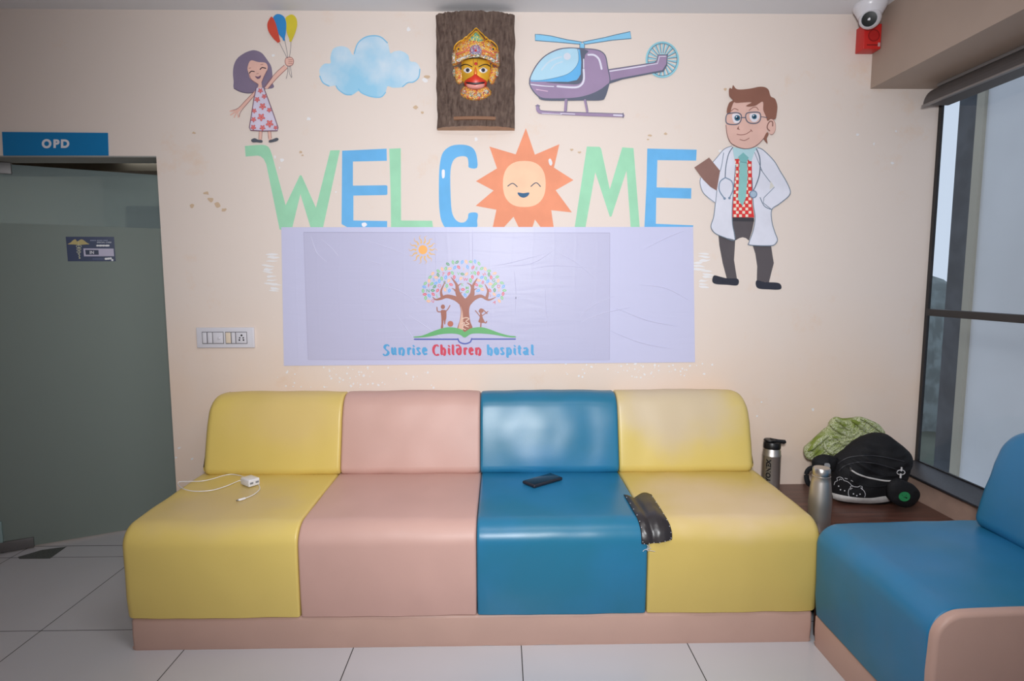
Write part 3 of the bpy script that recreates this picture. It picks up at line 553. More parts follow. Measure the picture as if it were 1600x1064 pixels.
for k in range(14):
    q = 2*math.pi*k/14-1.45; P = []
    for t in range(6):
        r_ = 52+t*12.5; qq = q+.1*math.sin(t*1.25)+.035*t; P.append((460+r_*math.cos(qq), 153+r_*math.sin(qq)))
    a.stroke(P, (14, 2), (225, 178, 110))
a.part('tree_emblem').frame(Tf)
LC = dict(g=(128, 190, 130), d=(84, 150, 108), b=(104, 166, 226), o=(234, 178, 138), r=(214, 92, 108))
leaves = '530,467,d 602,443,g 657,440,d 728,440,b 785,435,o 850,435,g 907,432,b 962,460,g 625,515,b 680,510,r 803,508,b 877,513,r 998,528,g 1048,535,o 452,537,o 502,530,g 555,530,o 398,563,g 1100,562,g 320,598,o 395,617,d 545,600,r 593,590,g 733,605,d 787,605,o 905,590,g 952,595,r 1100,612,d 1178,595,o 283,648,g 368,650,o 500,652,b 618,648,r 870,648,r 1000,650,b 1053,665,g 1130,652,r 1213,645,g 445,668,g 270,700,o 412,703,b 362,732,b 543,697,o 710,667,o 845,690,g 958,692,o 1083,705,b 1228,697,o 217,735,g 308,740,g 575,750,r 925,752,r 1120,742,o 1187,740,g 1280,728,g 203,783,b 345,780,d 517,770,g 985,772,g 1155,775,g 1300,778,b 187,838,g 322,832,d 388,832,r 490,820,o 550,835,b 737,818,r 800,850,g 950,835,b 1008,818,o 1112,832,r 1178,828,d 1315,832,g 210,885,r 272,905,b 328,885,r 770,897,b 1173,885,o 1228,903,b 1295,880,r 222,937,g 1280,935,g 263,980,o 1243,977,o'
for s_ in leaves.split():
    a.l = .0005
    x, y, c = s_.split(','); x = float(x); y = float(y); q = R.uniform(0, math.pi); L = 30; W_ = 17
    ca, sa = math.cos(q), math.sin(q); T = lambda u, v: (x+u*ca-v*sa, y+u*sa+v*ca)
    a.fill([T(-L, 0), T(-L*.4, W_), T(L*.4, W_*.9), T(L, 0), T(L*.4, -W_*.9), T(-L*.4, -W_)], LC[c]); a.stroke([T(-L*.5, 0), T(L*.6, 0)], 4, (222, 218, 232))
for t_, x, y, c, rr in [('T', 465, 605, 'r', .3), ('H', 1035, 608, 'r', -.5), ('D', 1235, 775, 'r', 0), ('Q', 322, 978, 'r', .1), ('A', 1178, 995, 'r', .5), ('W', 775, 680, 'r', .1), ('V', 677, 600, 'g', 0), ('X', 860, 590, 'g', 0), ('U', 660, 695, 'b', .2), ('N', 255, 835, 'd', 0), ('L', 385, 905, 'g', 0), ('J', 1115, 900, 'r', -.3), ('I', 750, 535, 'o', 0), ('B', 1017, 720, 'r', .3), ('Y', 695, 822, 'b', 0), ('R', 490, 722, 'd', 0), ('S', 335, 685, 'b', 0), ('C', 845, 700, 'g', .3), ('K', 735, 752, 'g', 0), ('O', 415, 768, 'r', 0), ('G', 1165, 690, 'd', 0), ('E', 930, 527, 'g', .2), ('F', 268, 765, 'r', 0), ('M', 798, 795, 'g', 0), ('Z', 1240, 822, 'o', 0)]:
    a.l = .0006; a.text(t_, x, y, 44, LC[c], 1, .01, rr)
a.frame(Bf)
for P, wd in [([(775, 580), (720, 540), (650, 522), (600, 540), (560, 547), (537, 525)], (46, 4)), ([(615, 535), (604, 480), (637, 405)], (28, 4)), ([(785, 575), (738, 500), (726, 430), (682, 370)], (58, 4)), ([(728, 480), (738, 440), (767, 418)], (20, 3)), ([(718, 480), (706, 466), (688, 458)], (16, 3)), ([(742, 520), (752, 500), (772, 492)], (16, 3)),
              ([(800, 575), (848, 510), (856, 440), (892, 375)], (58, 4)), ([(852, 460), (838, 432), (808, 415)], (22, 3)), ([(858, 490), (868, 468), (890, 460)], (16, 3)), ([(812, 585), (860, 540), (920, 520), (980, 550), (1037, 528)], (46, 4)), ([(962, 540), (975, 480), (950, 425)], (28, 4))]: a.stroke(P, wd, BR)
a.fill([(733, 787), (752, 710), (760, 640), (750, 590), (735, 555), (770, 535), (820, 545), (860, 545), (832, 600), (826, 650), (835, 720), (852, 780), (792, 808)], BR)
a.fill([(740, 785), (757, 700), (765, 640), (760, 600), (772, 640), (778, 700), (775, 790)], (214, 172, 152))
a.stroke([(770, 700), (800, 690), (825, 700), (800, 720), (825, 740), (790, 750), (820, 765)], 7, (222, 190, 172)).stroke([(765, 740), (790, 730), (775, 770), (800, 785)], 6, (225, 195, 180))
a.part('children_emblem').frame(Lf)
a.circ(463, 172, 29, BR, 32).fill([(435, 225), (470, 215), (507, 225), (512, 290), (510, 330), (500, 370), (495, 412), (482, 412), (476, 355), (468, 410), (465, 468), (435, 470), (442, 400), (440, 310)], BR).stroke([(442, 242), (390, 235), (380, 180)], 15, BR).stroke([(500, 240), (535, 200), (560, 155)], 14, BR)
a.circ(567, 408, 40, (180, 105, 82)).fill([(960, 225), (985, 195), (1020, 205), (1028, 235), (1000, 258), (968, 250)], BR).fill([(978, 260), (1000, 262), (1015, 320), (1042, 385), (1000, 395), (955, 380), (972, 330)], BR).stroke([(972, 300), (935, 250), (912, 225)], 12, BR).stroke([(1012, 292), (1055, 262), (1088, 235)], 12, BR).stroke([(1020, 210), (1055, 245), (1075, 265)], 14, BR).stroke([(992, 385), (988, 455)], 18, BR, False).stroke([(1028, 382), (1058, 395), (1070, 375)], 15, BR)
a.part('book_emblem').fill([(65, 585), (180, 570), (330, 510), (470, 465), (570, 455), (660, 468), (730, 490), (767, 520), (830, 480), (900, 460), (1000, 455), (1100, 480), (1250, 535), (1380, 570), (1467, 580), (1467, 597), (1350, 590), (1150, 555), (960, 540), (850, 550), (767, 598), (700, 560), (600, 542), (450, 550), (300, 580), (180, 595), (65, 598)], (100, 172, 108))
a.stroke([(68, 622), (670, 622)], 18, (78, 92, 172), False).stroke([(862, 619), (1467, 619)], 18, (78, 92, 172), False).stroke([(672, 616), (695, 662), (767, 684), (840, 662), (862, 614)], 18, (78, 92, 172))
# lettering, drawn as with a broad nib
a.frame((590, 525, .1625))
T1 = (88, 164, 214); T2 = (206, 70, 92)
XH, BL, AS = 108, 183, 78     # x-height line, baseline, ascender line
GL = {
 'S': [[(.95, -.3), (.6, -.45), (.25, -.25), (.2, .05), (.45, .3), (.8, .5), (.85, .8), (.55, 1.08), (.15, 1.12), (.0, .95)]],
 'u': [[(.15, .02), (.18, .7), (.35, .98), (.62, .8)], [(.78, .0), (.8, .8), (.98, 1.0)]],
 'n': [[(.15, .05), (.18, 1.0)], [(.2, .3), (.5, .02), (.8, .2), (.82, .75), (.65, 1.12)]],
 'r': [[(.25, .05), (.3, 1.0)], [(.32, .35), (.65, .02), (.95, .15)]],
 'i': [[(.5, .08), (.5, .8), (.85, 1.0)], [(.4, -.32), (.6, -.2)]],
 's': [[(.85, .12), (.5, 0), (.2, .2), (.5, .5), (.85, .75), (.5, 1.0), (.1, .88)]],
 'e': [[(.2, .52), (.8, .42), (.8, .12), (.5, 0), (.2, .25), (.18, .7), (.5, 1.0), (.92, .82)]],
 'C': [[(.95, -.25), (.75, -.42), (.4, -.3), (.15, .1), (.15, .6), (.4, 1.0), (.8, 1.1), (.98, .95)]],
 'h': [[(.15, -.42), (.2, 1.0)], [(.22, .3), (.5, .02), (.82, .2), (.84, .75), (.68, 1.12)]],
 'l': [[(.4, -.42), (.42, .85), (.8, 1.0)]],
 'd': [[(.0, -.32), (.45, -.38), (.8, -.02), (.85, .5), (.7, .9), (.42, 1.0), (.15, .7), (.2, .3), (.5, .1), (.8, .25)]],
 'o': [[(.5, .0), (.2, .2), (.15, .7), (.5, 1.0), (.82, .75), (.82, .25), (.5, .0)]],
 'p': [[(.15, .02), (.22, .4), (.2, 1.4)], [(.2, .25), (.55, 0), (.88, .3), (.82, .8), (.5, 1.0), (.22, .85)]],
 't': [[(.5, -.3), (.5, .8), (.9, .98)], [(.1, .08), (.9, .04)]],
 'a': [[(.2, .15), (.5, 0), (.78, .15), (.78, .8), (.98, 1.0)], [(.76, .45), (.3, .55), (.15, .8), (.4, 1.0), (.76, .8)]],
}
def word(items, col):
    for ch_, x0, x1 in items:
        a.l = .0012
        for st_ in GL[ch_]:
            P = [(x0+9+(x1-x0-16)*u, XH+5+(BL-XH-10)*v) for u, v in st_]
            a.nib(P, 25, 9, col, 13)
a.part('word'); word([('S', 50, 118), ('u', 126, 186), ('n', 194, 268), ('r', 278, 328), ('i', 330, 362), ('s', 368, 418), ('e', 424, 480)], T1)
a.part('word'); word([('C', 522, 592), ('h', 598, 662), ('i', 668, 704), ('l', 708, 744), ('d', 750, 812), ('r', 820, 868), ('e', 872, 924), ('n', 932, 1002)], T2)
a.part('word'); word([('h', 1046, 1110), ('o', 1116, 1170), ('s', 1174, 1222), ('p', 1230, 1292), ('i', 1298, 1338), ('t', 1340, 1386), ('a', 1392, 1456), ('l', 1466, 1512)], T1)
a.build(ba)

# ------------------------------------------------------------------ bark plaque with the golden mask
SAG = .062
PX0, PX1 = -.279, .0635; PZ0, PZ1 = 1.975, 2.452
def bark_y(x):   # convex half-log front
    u = (x-(PX0+PX1)/2)/((PX1-PX0)/2); return YW-.018-SAG*math.sqrt(max(0, 1-u*u*.93))
pl = thing('carved_plaque', 'brown bark wall plaque carrying a golden crowned face mask', 'plaque', ((PX0+PX1)/2, YW, PZ0))
NX, NZ = 90, 120; vs_ = []; fs = []
for j in range(NZ+1):
    for i in range(NX+1):
        u, v = i/NX, j/NZ; x = PX0+(PX1-PX0)*u; z = PZ0+(PZ1-PZ0)*v
        d = .006*noise.noise(Vector((x*60, 0, z*12)))+.006*noise.noise(Vector((x*150, 4, z*35)))+.004*noise.noise(Vector((x*330, 4, z*110)))
        ex = .004*noise.noise(Vector((0, u*3+7, z*16))) if i in (0, NX) else 0
        ez = .005*noise.noise(Vector((x*30, v*5, 2))) if j == NZ else 0
        vs_.append(Vector((x+ex, bark_y(x)-d, z+ez)))
        if i < NX and j < NZ: fs.append((j*(NX+1)+i, j*(NX+1)+i+1, (j+1)*(NX+1)+i+1, (j+1)*(NX+1)+i))
def rim(idx):
    n = len(vs_); 
    for k in idx: p = vs_[k]; vs_.append(Vector((p.x, YW-.0005, p.z)))
    for k in range(len(idx)-1): fs.append((idx[k], idx[k+1], n+k+1, n+k))
rim(list(range(NX+1))); rim([NZ*(NX+1)+i for i in range(NX+1)]); rim([j*(NX+1) for j in range(NZ+1)]); rim([j*(NX+1)+NX for j in range(NZ+1)])
mb = mat('bark', (82, 66, 60), .85, rgb2=(116, 98, 88), vscale=34, contrast=(.3, .75), spec=.2)
nt = mb.node_tree; mp = nt.nodes.new('ShaderNodeMapping'); mp.inputs['Scale'].default_value = (2.4, 1, .7)
tn = [n for n in nt.nodes if n.type == 'TEX_NOISE'][0]; tcn = [n for n in nt.nodes if n.type == 'TEX_COORD'][0]
nt.links.new(tcn.outputs['Object'], mp.inputs[0]); nt.links.new(mp.outputs[0], tn.inputs['Vector'])
mu = mat('cut_wood', (190, 150, 120), .7, var=.1, vscale=40)
me_i = [0]*(NX*NZ)+[1]*NX+[0]*(len(fs)-NX*NZ-NX)
o = mesh('bark_slab', vs_, fs, None, pl, True, me_i, [mb, mu]); o.data.set_sharp_from_angle(angle=math.radians(60))
PF = (660, 0, .20666); MK = (700, 30, .12212)
YM = YW-.018-SAG
def blob(name, fr, pts, surf, thick, m, parent, rings=8, plane=None, sm=True, power=2.0, lift=0, ruf=0, rs=60):
    """relief pillow lying on a surface: outline in a drawing frame, y = surf(x, z) - height"""
    x0, y0, k = fr
    def fit(px, py):
        q = at_y(px, py, YM)
        for _ in range(4): q = at_y(px, py, surf(q.x, q.z)-thick*.5-lift)
        return q
    P = [fit(x0+p[0]*k, y0+p[1]*k) for p in (spline(pts, True, 5) if sm else [Vector(p) for p in pts])]
    cx = sum(p.x for p in P)/len(P); cz = sum(p.z for p in P)/len(P); n = len(P); V = []; Fs = []
    for r_ in range(rings):
        s_ = 1-r_/rings
        for p in P:
            x = cx+(p.x-cx)*s_; z = cz+(p.z-cz)*s_; h = thick*max(0, 1-s_**power)**.5
            if ruf: h += ruf*noise.noise(Vector((x*rs, 1, z*rs)))*(1-s_**4)
            V.append(Vector((x, surf(x, z)-h-lift, z)))
    V.append(Vector((cx, surf(cx, cz)-thick-lift, cz)))
    base = len(V)
    for p in P: V.append(Vector((p.x, surf(p.x, p.z)+.004, p.z)))
    for r_ in range(rings-1):
        for q in range(n): Fs.append((r_*n+q, r_*n+(q+1) % n, (r_+1)*n+(q+1) % n, (r_+1)*n+q))
    for q in range(n): Fs.append(((rings-1)*n+q, (rings-1)*n+(q+1) % n, base-1)); Fs.append((base+q, base+(q+1) % n, (q+1) % n, q))
    return mesh(name, V, Fs, m, parent, True)
GOLD = mat('golden_paint', (228, 172, 48), .3, .25, var=.15, vscale=25)
def jewel_mat(name, cols, scale):
    m = mat(name, cols[0], .35, .2); nt = m.node_tree; b = nt.nodes['Principled BSDF']
    tc = nt.nodes.new('ShaderNodeTexCoord'); v = nt.nodes.new('ShaderNodeTexVoronoi'); v.inputs['Scale'].default_value = scale
    nt.links.new(tc.outputs['Object'], v.inputs['Vector']); sp = nt.nodes.new('ShaderNodeSeparateColor'); nt.links.new(v.outputs['Color'], sp.inputs[0])
    cr = nt.nodes.new('ShaderNodeValToRGB'); cr.color_ramp.interpolation = 'CONSTANT'; nt.links.new(sp.outputs[0], cr.inputs[0])
    for k, c in enumerate(cols):
        e = cr.color_ramp.elements[k] if k < 2 else cr.color_ramp.elements.new(k/len(cols)); e.position = k/len(cols); e.color = (*lin(c), 1)
    nt.links.new(cr.outputs[0], b.inputs['Base Color'])
    bp = nt.nodes.new('ShaderNodeBump'); bp.inputs['Distance'].default_value = .003; bp.inputs['Strength'].default_value = .8; nt.links.new(v.outputs['Distance'], bp.inputs['Height']); bp.invert = True
    nt.links.new(bp.outputs[0], b.inputs['Normal']); return m
JC = jewel_mat('jewelled_gold', [(222, 160, 60), (214, 140, 60), (205, 95, 75), (224, 170, 80), (226, 165, 60), (190, 90, 85), (226, 175, 70), (205, 190, 150)], 210)
JB = jewel_mat('silver_beads', [(200, 195, 190), (170, 150, 110), (130, 150, 130), (225, 220, 215), (190, 110, 90), (210, 170, 100)], 190)
S0 = lambda x, z: bark_y(x)
def FACE(x, z):    # gold face bulges over the bark
    c = at_y(700+355*.12212, 30+700*.12212, YM); u = (x-c.x)/.056; v = (z-c.z)/.068; return bark_y(x)-.026*math.sqrt(max(0, 1-min(1, u*u*.8+v*v*.45)))
fc = blob('mask_face', MK, [(165, 560), (200, 520), (320, 500), (400, 500), (520, 530), (570, 590), (560, 680), (510, 780), (470, 860), (350, 900), (240, 860), (190, 790), (155, 700), (148, 620)], FACE, .006, GOLD, pl)
blob('ear', MK, [(72, 620), (110, 600), (155, 620), (190, 700), (188, 790), (140, 830), (92, 770)], S0, .014, JC, pl)
blob('ear', MK, [(560, 610), (620, 605), (645, 640), (610, 770), (570, 830), (522, 790), (530, 690)], S0, .014, JC, pl)
for cx in (78, 628): blob('ear_pendant', MK, [(cx-18, 660), (cx+2, 630), (cx+18, 670), (cx+14, 720), (cx-4, 735), (cx-20, 700)], lambda x, z: bark_y(x)-.01, .007, JB, pl)
cr_ = blob('crown', MK, [(360, 108), (400, 150), (440, 205), (480, 240), (560, 285), (610, 340), (650, 380), (658, 450), (655, 585), (600, 580), (540, 545), (450, 505), (355, 490), (250, 500), (170, 540), (110, 570), (45, 580), (52, 450), (80, 350), (140, 275), (220, 225), (280, 180), (325, 140)], S0, .030, JC, pl, ruf=.003)
CR = lambda x, z: bark_y(x)-.028
md_ = blob('crown_medallion', MK, [(355+80*math.cos(q*math.pi/8), 398+80*math.sin(q*math.pi/8)) for q in range(16)], CR, .007, jewel_mat('medallion_enamel', [(150, 120, 160), (200, 190, 195), (170, 90, 120), (120, 140, 170)], 260), pl)
blob('medallion_gem', MK, [(355+16*math.cos(q*math.pi/4), 400+16*math.sin(q*math.pi/4)) for q in range(8)], lambda x, z: CR(x, z)-.006, .004, mat('red_gem', (200, 45, 50), .2), md_)
blob('crown_peak', MK, [(360, 150), (415, 215), (455, 255), (420, 285), (360, 300), (300, 285), (262, 255), (310, 205)], lambda x, z: bark_y(x)-.022, .008, jewel_mat('green_enamel', [(160, 180, 110), (120, 160, 110), (215, 190, 100), (100, 160, 160)], 170), pl)
for cx in (135, 577): ro_ = blob('crown_rosette', MK, [(cx+42*math.cos(q*math.pi/5), 380+40*math.sin(q*math.pi/5)) for q in range(10)], lambda x, z: bark_y(x)-.012, .008, GOLD, pl); blob('rosette_centre', MK, [(cx+13*math.cos(q*math.pi/4), 380+13*math.sin(q*math.pi/4)) for q in range(8)], lambda x, z: bark_y(x)-.020, .003, mat('black_bead', (20, 18, 18), .3), ro_)
def arcband(name, pts, wd, surf, m, th=.004):
    P = spline(pts, False, 8); top = []; bot = []
    for k, p in enumerate(P):
        t = (P[min(k+1, len(P)-1)]-P[max(k-1, 0)]).normalized(); nn = Vector((-t.y, t.x))*wd/2; top.append(p+nn); bot.append(p-nn)
    V = []; Fs = []; x0, y0, k_ = MK
    for k in range(len(P)):
        for s_ in range(5):
            q = top[k].lerp(bot[k], s_/4); w3 = at_y(x0+q.x*k_, y0+q.y*k_, YM)
            for _ in range(4): w3 = at_y(x0+q.x*k_, y0+q.y*k_, surf(w3.x, w3.z))
            h = th*math.sin(math.pi*s_/4)
            V.append(Vector((w3.x, surf(w3.x, w3.z)-h, w3.z)))
    for k in range(len(P)-1):
        for s_ in range(4): Fs.append((k*5+s_, k*5+s_+1, (k+1)*5+s_+1, (k+1)*5+s_))
    return mesh(name, V, Fs, m, pl, True)
arcband('crown_band', [(110, 540), (200, 495), (290, 470), (355, 465), (420, 470), (520, 495), (605, 540)], 46, lambda x, z: bark_y(x)-.030, JB, .006)
arcband('crown_band', [(120, 450), (220, 410), (280, 400)], 22, CR, mat('coral_enamel', (205, 100, 70), .4)); arcband('crown_band', [(430, 400), (500, 415), (600, 465)], 22, CR, mat('coral_enamel', (205, 100, 70), .4))
for P_ in ([(232, 250), (262, 205), (310, 165), (360, 118), (412, 165), (455, 205), (492, 255)], [(262, 262), (300, 215), (360, 160), (418, 215), (455, 262)]): arcband('gold_arch', P_, 15, lambda x, z: bark_y(x)-.026, GOLD, .006)
for f_ in (lambda x: x, lambda x: 712-x):
    arcband('gold_scroll', [(f_(75), 400), (f_(90), 340), (f_(150), 285), (f_(205), 270), (f_(240), 300), (f_(225), 340)], 16, lambda x, z: bark_y(x)-.018, GOLD, .008)
    arcband('gold_scroll', [(f_(165), 300), (f_(215), 240), (f_(250), 225)], 16, lambda x, z: bark_y(x)-.02, GOLD, .007)
for x0_ in (78, 628): arcband('crown_tassel', [(x0_, 440), (x0_-4, 500), (x0_, 570)], 50, lambda x, z: bark_y(x)-.012, JB, .008)
FS_ = lambda x, z: FACE(x, z)-.006
RED = mat('vermilion_paint', (214, 52, 28), .4, var=.15, vscale=30)
SN = lambda x, z: FACE(x, z)-.004
blob('snout', MK, [(350, 690), (400, 725), (460, 760), (495, 790), (485, 840), (430, 875), (350, 890), (270, 875), (215, 840), (207, 790), (245, 755), (300, 725)], SN, .016, RED, pl)
SNT = lambda x, z: FACE(x, z)-.0185
blob('mouth_line', MK, [(225, 802), (290, 812), (350, 825), (410, 812), (472, 800), (440, 826), (350, 838), (265, 828)], SNT, .0015, mat('mouth_dark', (45, 15, 20), .5), pl)
blob('lower_lip', MK, [(232, 828), (290, 842), (350, 848), (410, 842), (468, 824), (455, 862), (410, 880), (350, 887), (290, 880), (250, 864)], lambda x, z: FACE(x, z)-.013, .009, mat('lip_pink', (228, 150, 140), .35), pl)
for s_ in (1, -1):
    mx_ = lambda x: x if s_ == 1 else 702-x
    ey_ = blob('eye', MK, [(mx_(195), 652), (mx_(222), 625), (mx_(255), 615), (mx_(285), 630), (mx_(308), 652), (mx_(275), 682), (mx_(232), 684)], FS_, .0035, mat('eye_white', (228, 222, 218), .3), pl, sm=True)
    blob('iris', MK, [(mx_(252)+25*math.cos(q*math.pi/5), 650+25*math.sin(q*math.pi/5)) for q in range(10)], lambda x, z: FS_(x, z)-.0036, .0015, mat('iris_dark', (48, 46, 62), .25), ey_)
    arcband('eyebrow', [(mx_(160), 606), (mx_(200), 580), (mx_(250), 582), (mx_(312), 612)], 12, FS_, mat('brow_black', (30, 22, 25), .5), .0015)
    arcband('forehead_line', [(mx_(325), 510), (mx_(325), 600)], 5, FS_, mat('tilak_line', (150, 60, 50), .5), .001)
blob('forehead_dot', MK, [(355+20*math.cos(q*math.pi/4), 568+20*math.sin(q*math.pi/4)) for q in range(8)], FS_, .003, mat('dot_red', (190, 35, 40), .4), pl)
blob('nose_bridge', MK, [(352, 600), (372, 650), (378, 700), (350, 730), (325, 700), (332, 650)], lambda x, z: FACE(x, z)-.003, .007, mat('orange_gold', (222, 120, 40), .35, .2), pl)
blob('collar', MK, [(175, 880), (215, 850), (280, 880), (350, 892), (430, 880), (490, 850), (532, 876), (552, 950), (470, 1010), (350, 1035), (230, 1012), (150, 960)], S0, .016, JC, pl)
for cx, cy in [(205, 930), (300, 962), (400, 962), (490, 925)]: blob('collar_gem', MK, [(cx+32*math.cos(q*math.pi/4), cy+26*math.sin(q*math.pi/4)) for q in range(8)], lambda x, z: bark_y(x)-.014, .005, JB, pl)
x0_, x1_ = at_y(660+238*.20666, 190, YM).x, at_y(660+552*.20666, 190, YM).x; zz = at_y(744, 184.5, YM).z
Geo().tube([(x0_+(x1_-x0_)*k/12, bark_y(x0_+(x1_-x0_)*k/12)-.002, zz) for k in range(13)], .008, 8).build('bark_ledge', mat('light_bark_edge', (138, 100, 76), .7), pl, True)

# ------------------------------------------------------------------ CCTV camera and fire sounder
cc = at_y(1360, 12, 2.63)
cv = thing('security_camera', 'white dome security camera with dark lens in the ceiling corner', 'security camera', (1.588, 2.635, ZC))
M_WP = mat('white_plastic', (218, 216, 222), .3)
mtx = Matrix.Rotation(math.radians(-14), 3, 'Y') @ Matrix.Rotation(math.radians(-12), 3, 'X')
CX, CY = 1.588, 2.632
g = Geo(); g.lathe([(.001, 0), (.064, 0), (.066, -.008), (.066, -.016), (.060, -.028), (.052, -.042), (.044, -.058), (.0, -.060)], (CX, CY, ZC+.004), 40); g.build('housing', M_WP, cv, True)
lens = at_y(1357.5, 30.5, CY-.048); bc = Vector((CX-.004, CY-.012, ZC-.062)); dirv = (lens-bc).normalized(); dirv = (dirv+ (EYE-bc).normalized()*1.2+Vector((-.12,0,-.1))).normalized()
bmx = bmesh.new(); bmesh.ops.create_uvsphere(bmx, u_segments=32, v_segments=20, radius=.043); g = Geo(); g.frombm(bmx, 0, None); g.v = [v+bc for v in g.v]; cb_ = g.build('camera_ball', M_WP, cv, True)
q3 = dirv.to_track_quat('Z', 'Y').to_matrix()
Geo().lathe([(.001, .0), (.034, 0), (.034, .0365), (.031, .040), (.0295, .038), (.001, .0375)], bc, 36, mtx=q3).build('lens_ring', M_WP, cb_, True)
Geo().lathe([(.001, .037), (.029, .037), (.0285, .041), (.015, .0425), (.001, .0425)], bc, 36, mtx=q3).build('lens', mat('smoked_lens', (16, 20, 20), .4, spec=.3), cb_, True)
fa = thing('fire_sounder', 'red square fire alarm sounder below the security camera', 'alarm', (1.628, YW, 2.31))
M_RED = mat('red_plastic', (196, 34, 30), .4)
g = Geo(); g.box(1.589, 1.666, YW-.062, YW, 2.312, 2.418, bev=.003); g.build('case', M_RED, fa, True)
cz = 2.368; cxx = 1.632
rot = Matrix.Rotation(math.radians(90), 3, 'X')
Geo().lathe([(.0245, 0), (.0255, .002), (.0225, .002), (.0225, 0)], (cxx, YW-.0615, cz), 36, mtx=rot).build('grille_ring', mat('dark_red_plastic', (130, 18, 18), .5), fa, True)
Geo().lathe([(.0, 0), (.0215, 0), (.0205, .0025), (.0, .0028)], (cxx, YW-.0615, cz), 36, mtx=rot).build('sounder_disc', mat('deep_red_plastic', (176, 28, 26), .45), fa, True)
box('label_strip', 1.604, 1.652, YW-.0628, YW-.0618, 2.326, 2.331, mat('dark_red_plastic', (130, 18, 18), .5), fa)
box('torn_sticker', 1.652, 1.662, YW-.0628, YW-.0618, 2.322, 2.338, mat('grey_sticker', (190, 150, 150), .6), fa)

# ------------------------------------------------------------------ window on the right
M_FR = mat('black_window_frame', (38, 36, 38), .45, var=.2)
wn = bpy.data.objects.new('window_1', None); wn.location = (XW, 1, .443); C.objects.link(wn); struct(wn)
g = Geo(); g.box(XW-.004, XW+.008, YW-.018, YW, .443, ZB); g.box(XW-.012, XW+.03, -2.2, YW-.018, ZB-.045, ZB); g.box(XW-.003, XW+.008, -2.2, YW-.018, .443, .448); g.box(XW-.012, XW+.02, -2.2, -2.16, .45, ZB-.045)
g.build('window_frame', M_FR, wn)
box('transom', XW-.012, XW+.02, -2.16, YW-.018, 1.140, 1.172, M_FR, wn, .003)
GLS = bpy.data.materials.new('window_glass'); GLS.use_nodes = True; nt = GLS.node_tree; nt.nodes.clear()
out = nt.nodes.new('ShaderNodeOutputMaterial'); tr = nt.nodes.new('ShaderNodeBsdfTransparent'); tr.inputs[0].default_value = (.92, .94, .95, 1); gl = nt.nodes.new('ShaderNodeBsdfGlossy'); gl.inputs['Roughness'].default_value = .03
fr0 = nt.nodes.new('ShaderNodeFresnel'); fr0.inputs[0].default_value = 1.45; ge = nt.nodes.new('ShaderNodeNewGeometry'); inv = nt.nodes.new('ShaderNodeMath'); inv.operation = 'SUBTRACT'; inv.inputs[0].default_value = 1; nt.links.new(ge.outputs['Backfacing'], inv.inputs[1])
fr = nt.nodes.new('ShaderNodeMath'); fr.operation = 'MULTIPLY'; nt.links.new(fr0.outputs[0], fr.inputs[0]); nt.links.new(inv.outputs[0], fr.inputs[1]); mx = nt.nodes.new('ShaderNodeMixShader')
nt.links.new(fr.outputs[0], mx.inputs[0]); nt.links.new(tr.outputs[0], mx.inputs[1]); nt.links.new(gl.outputs[0], mx.inputs[2]); nt.links.new(mx.outputs[0], out.inputs[0])
box('glass_pane', XW+.002, XW+.006, -2.16, YW-.018, 1.172, ZB-.045, GLS, wn); box('glass_pane', XW+.002, XW+.006, -2.16, YW-.018, .448, 1.140, GLS, wn)
M_GR = mat('black_granite', (60, 62, 70), .5, var=.35, vscale=160)
g = Geo(); g.box(1.822, 2.0, -2.2, YW, .434, .443, bev=.002); g.build('window_sill', M_GR, wn, True)
# roller blind box under the beam
rb = thing('roller_blind', 'dark grey roller blind cassette under the beam above the window', 'blind', (1.90, 1, 2.06))
prof = [(1.975, ZB-.002), (1.925, ZB-.002)]+[(1.925-.062*math.sin(q*math.pi/16), ZB-.020-.072*(1-math.cos(q*math.pi/16))) for q in range(9)]+[(1.975, ZB-.092)]
V = [Vector((x, y, z)) for y in (-2.1, 2.655) for x, z in prof]; n = len(prof)
Fs = [(k, (k+1) % n, n+(k+1) % n, n+k) for k in range(n)]+[tuple(range(n)), tuple(range(n, 2*n))]
mesh('cassette', V, Fs, mat('charcoal_metal', (84, 80, 80), .5), rb)
box('top_rail', 1.918, 1.93, -2.1, 2.655, ZB-.014, ZB-.001, mat('grey_rail', (140, 136, 136), .4, .3), rb, .001)
box('bottom_rail', 1.855, 1.872, -2.1, 2.655, ZB-.100, ZB-.092, mat('grey_rail', (140, 136, 136), .4, .3), rb, .001)
# outside: pale facade panel, its beige return and a dark column
op_ = Vector((2.95, 0, 0))
ow = box('wall_outside', 2.95, 3.05, -2.5, 3.64, -2, 4.2, mat('outside_white', (226, 227, 230), .7, var=.08, vscale=1.2)); struct(ow)
struct(box('trim_6', 2.93, 3.05, 3.64, 3.70, -2, 4.2, mat('outside_beige', (176, 170, 155), .8)))
struct(box('trim_7', 2.93, 3.05, 3.70, 3.84, -2, 4.2, mat('outside_concrete', (84, 88, 94), .85, var=.3, vscale=6)))
struct(box('ground', -10, 60, 6, 80, -6.1, -6, mat('distant_ground', (96, 104, 92), .9, var=.4, vscale=.3)))
V = []; Fs = []; NT = 60
for k in range(NT+1):
    x = 8+40*k/NT
    for q in range(9):
        a_ = math.pi*q/8; V.append(Vector((x, 30-2.5*math.cos(a_)+.8*noise.noise(Vector((x*.8, q, 1))), -6+7.2*math.sin(a_)*(1+.16*noise.noise(Vector((x*.5, q*.7, 0)))))))
for k in range(NT):
    for q in range(8): Fs.append((k*9+q, k*9+q+1, (k+1)*9+q+1, (k+1)*9+q))
tl = mesh('treeline', V, Fs, mat('hazed_foliage', (128, 140, 140), .9, var=.4, vscale=1.5), None, True)  # foliage colour paled and greyed to stand in for distance haze
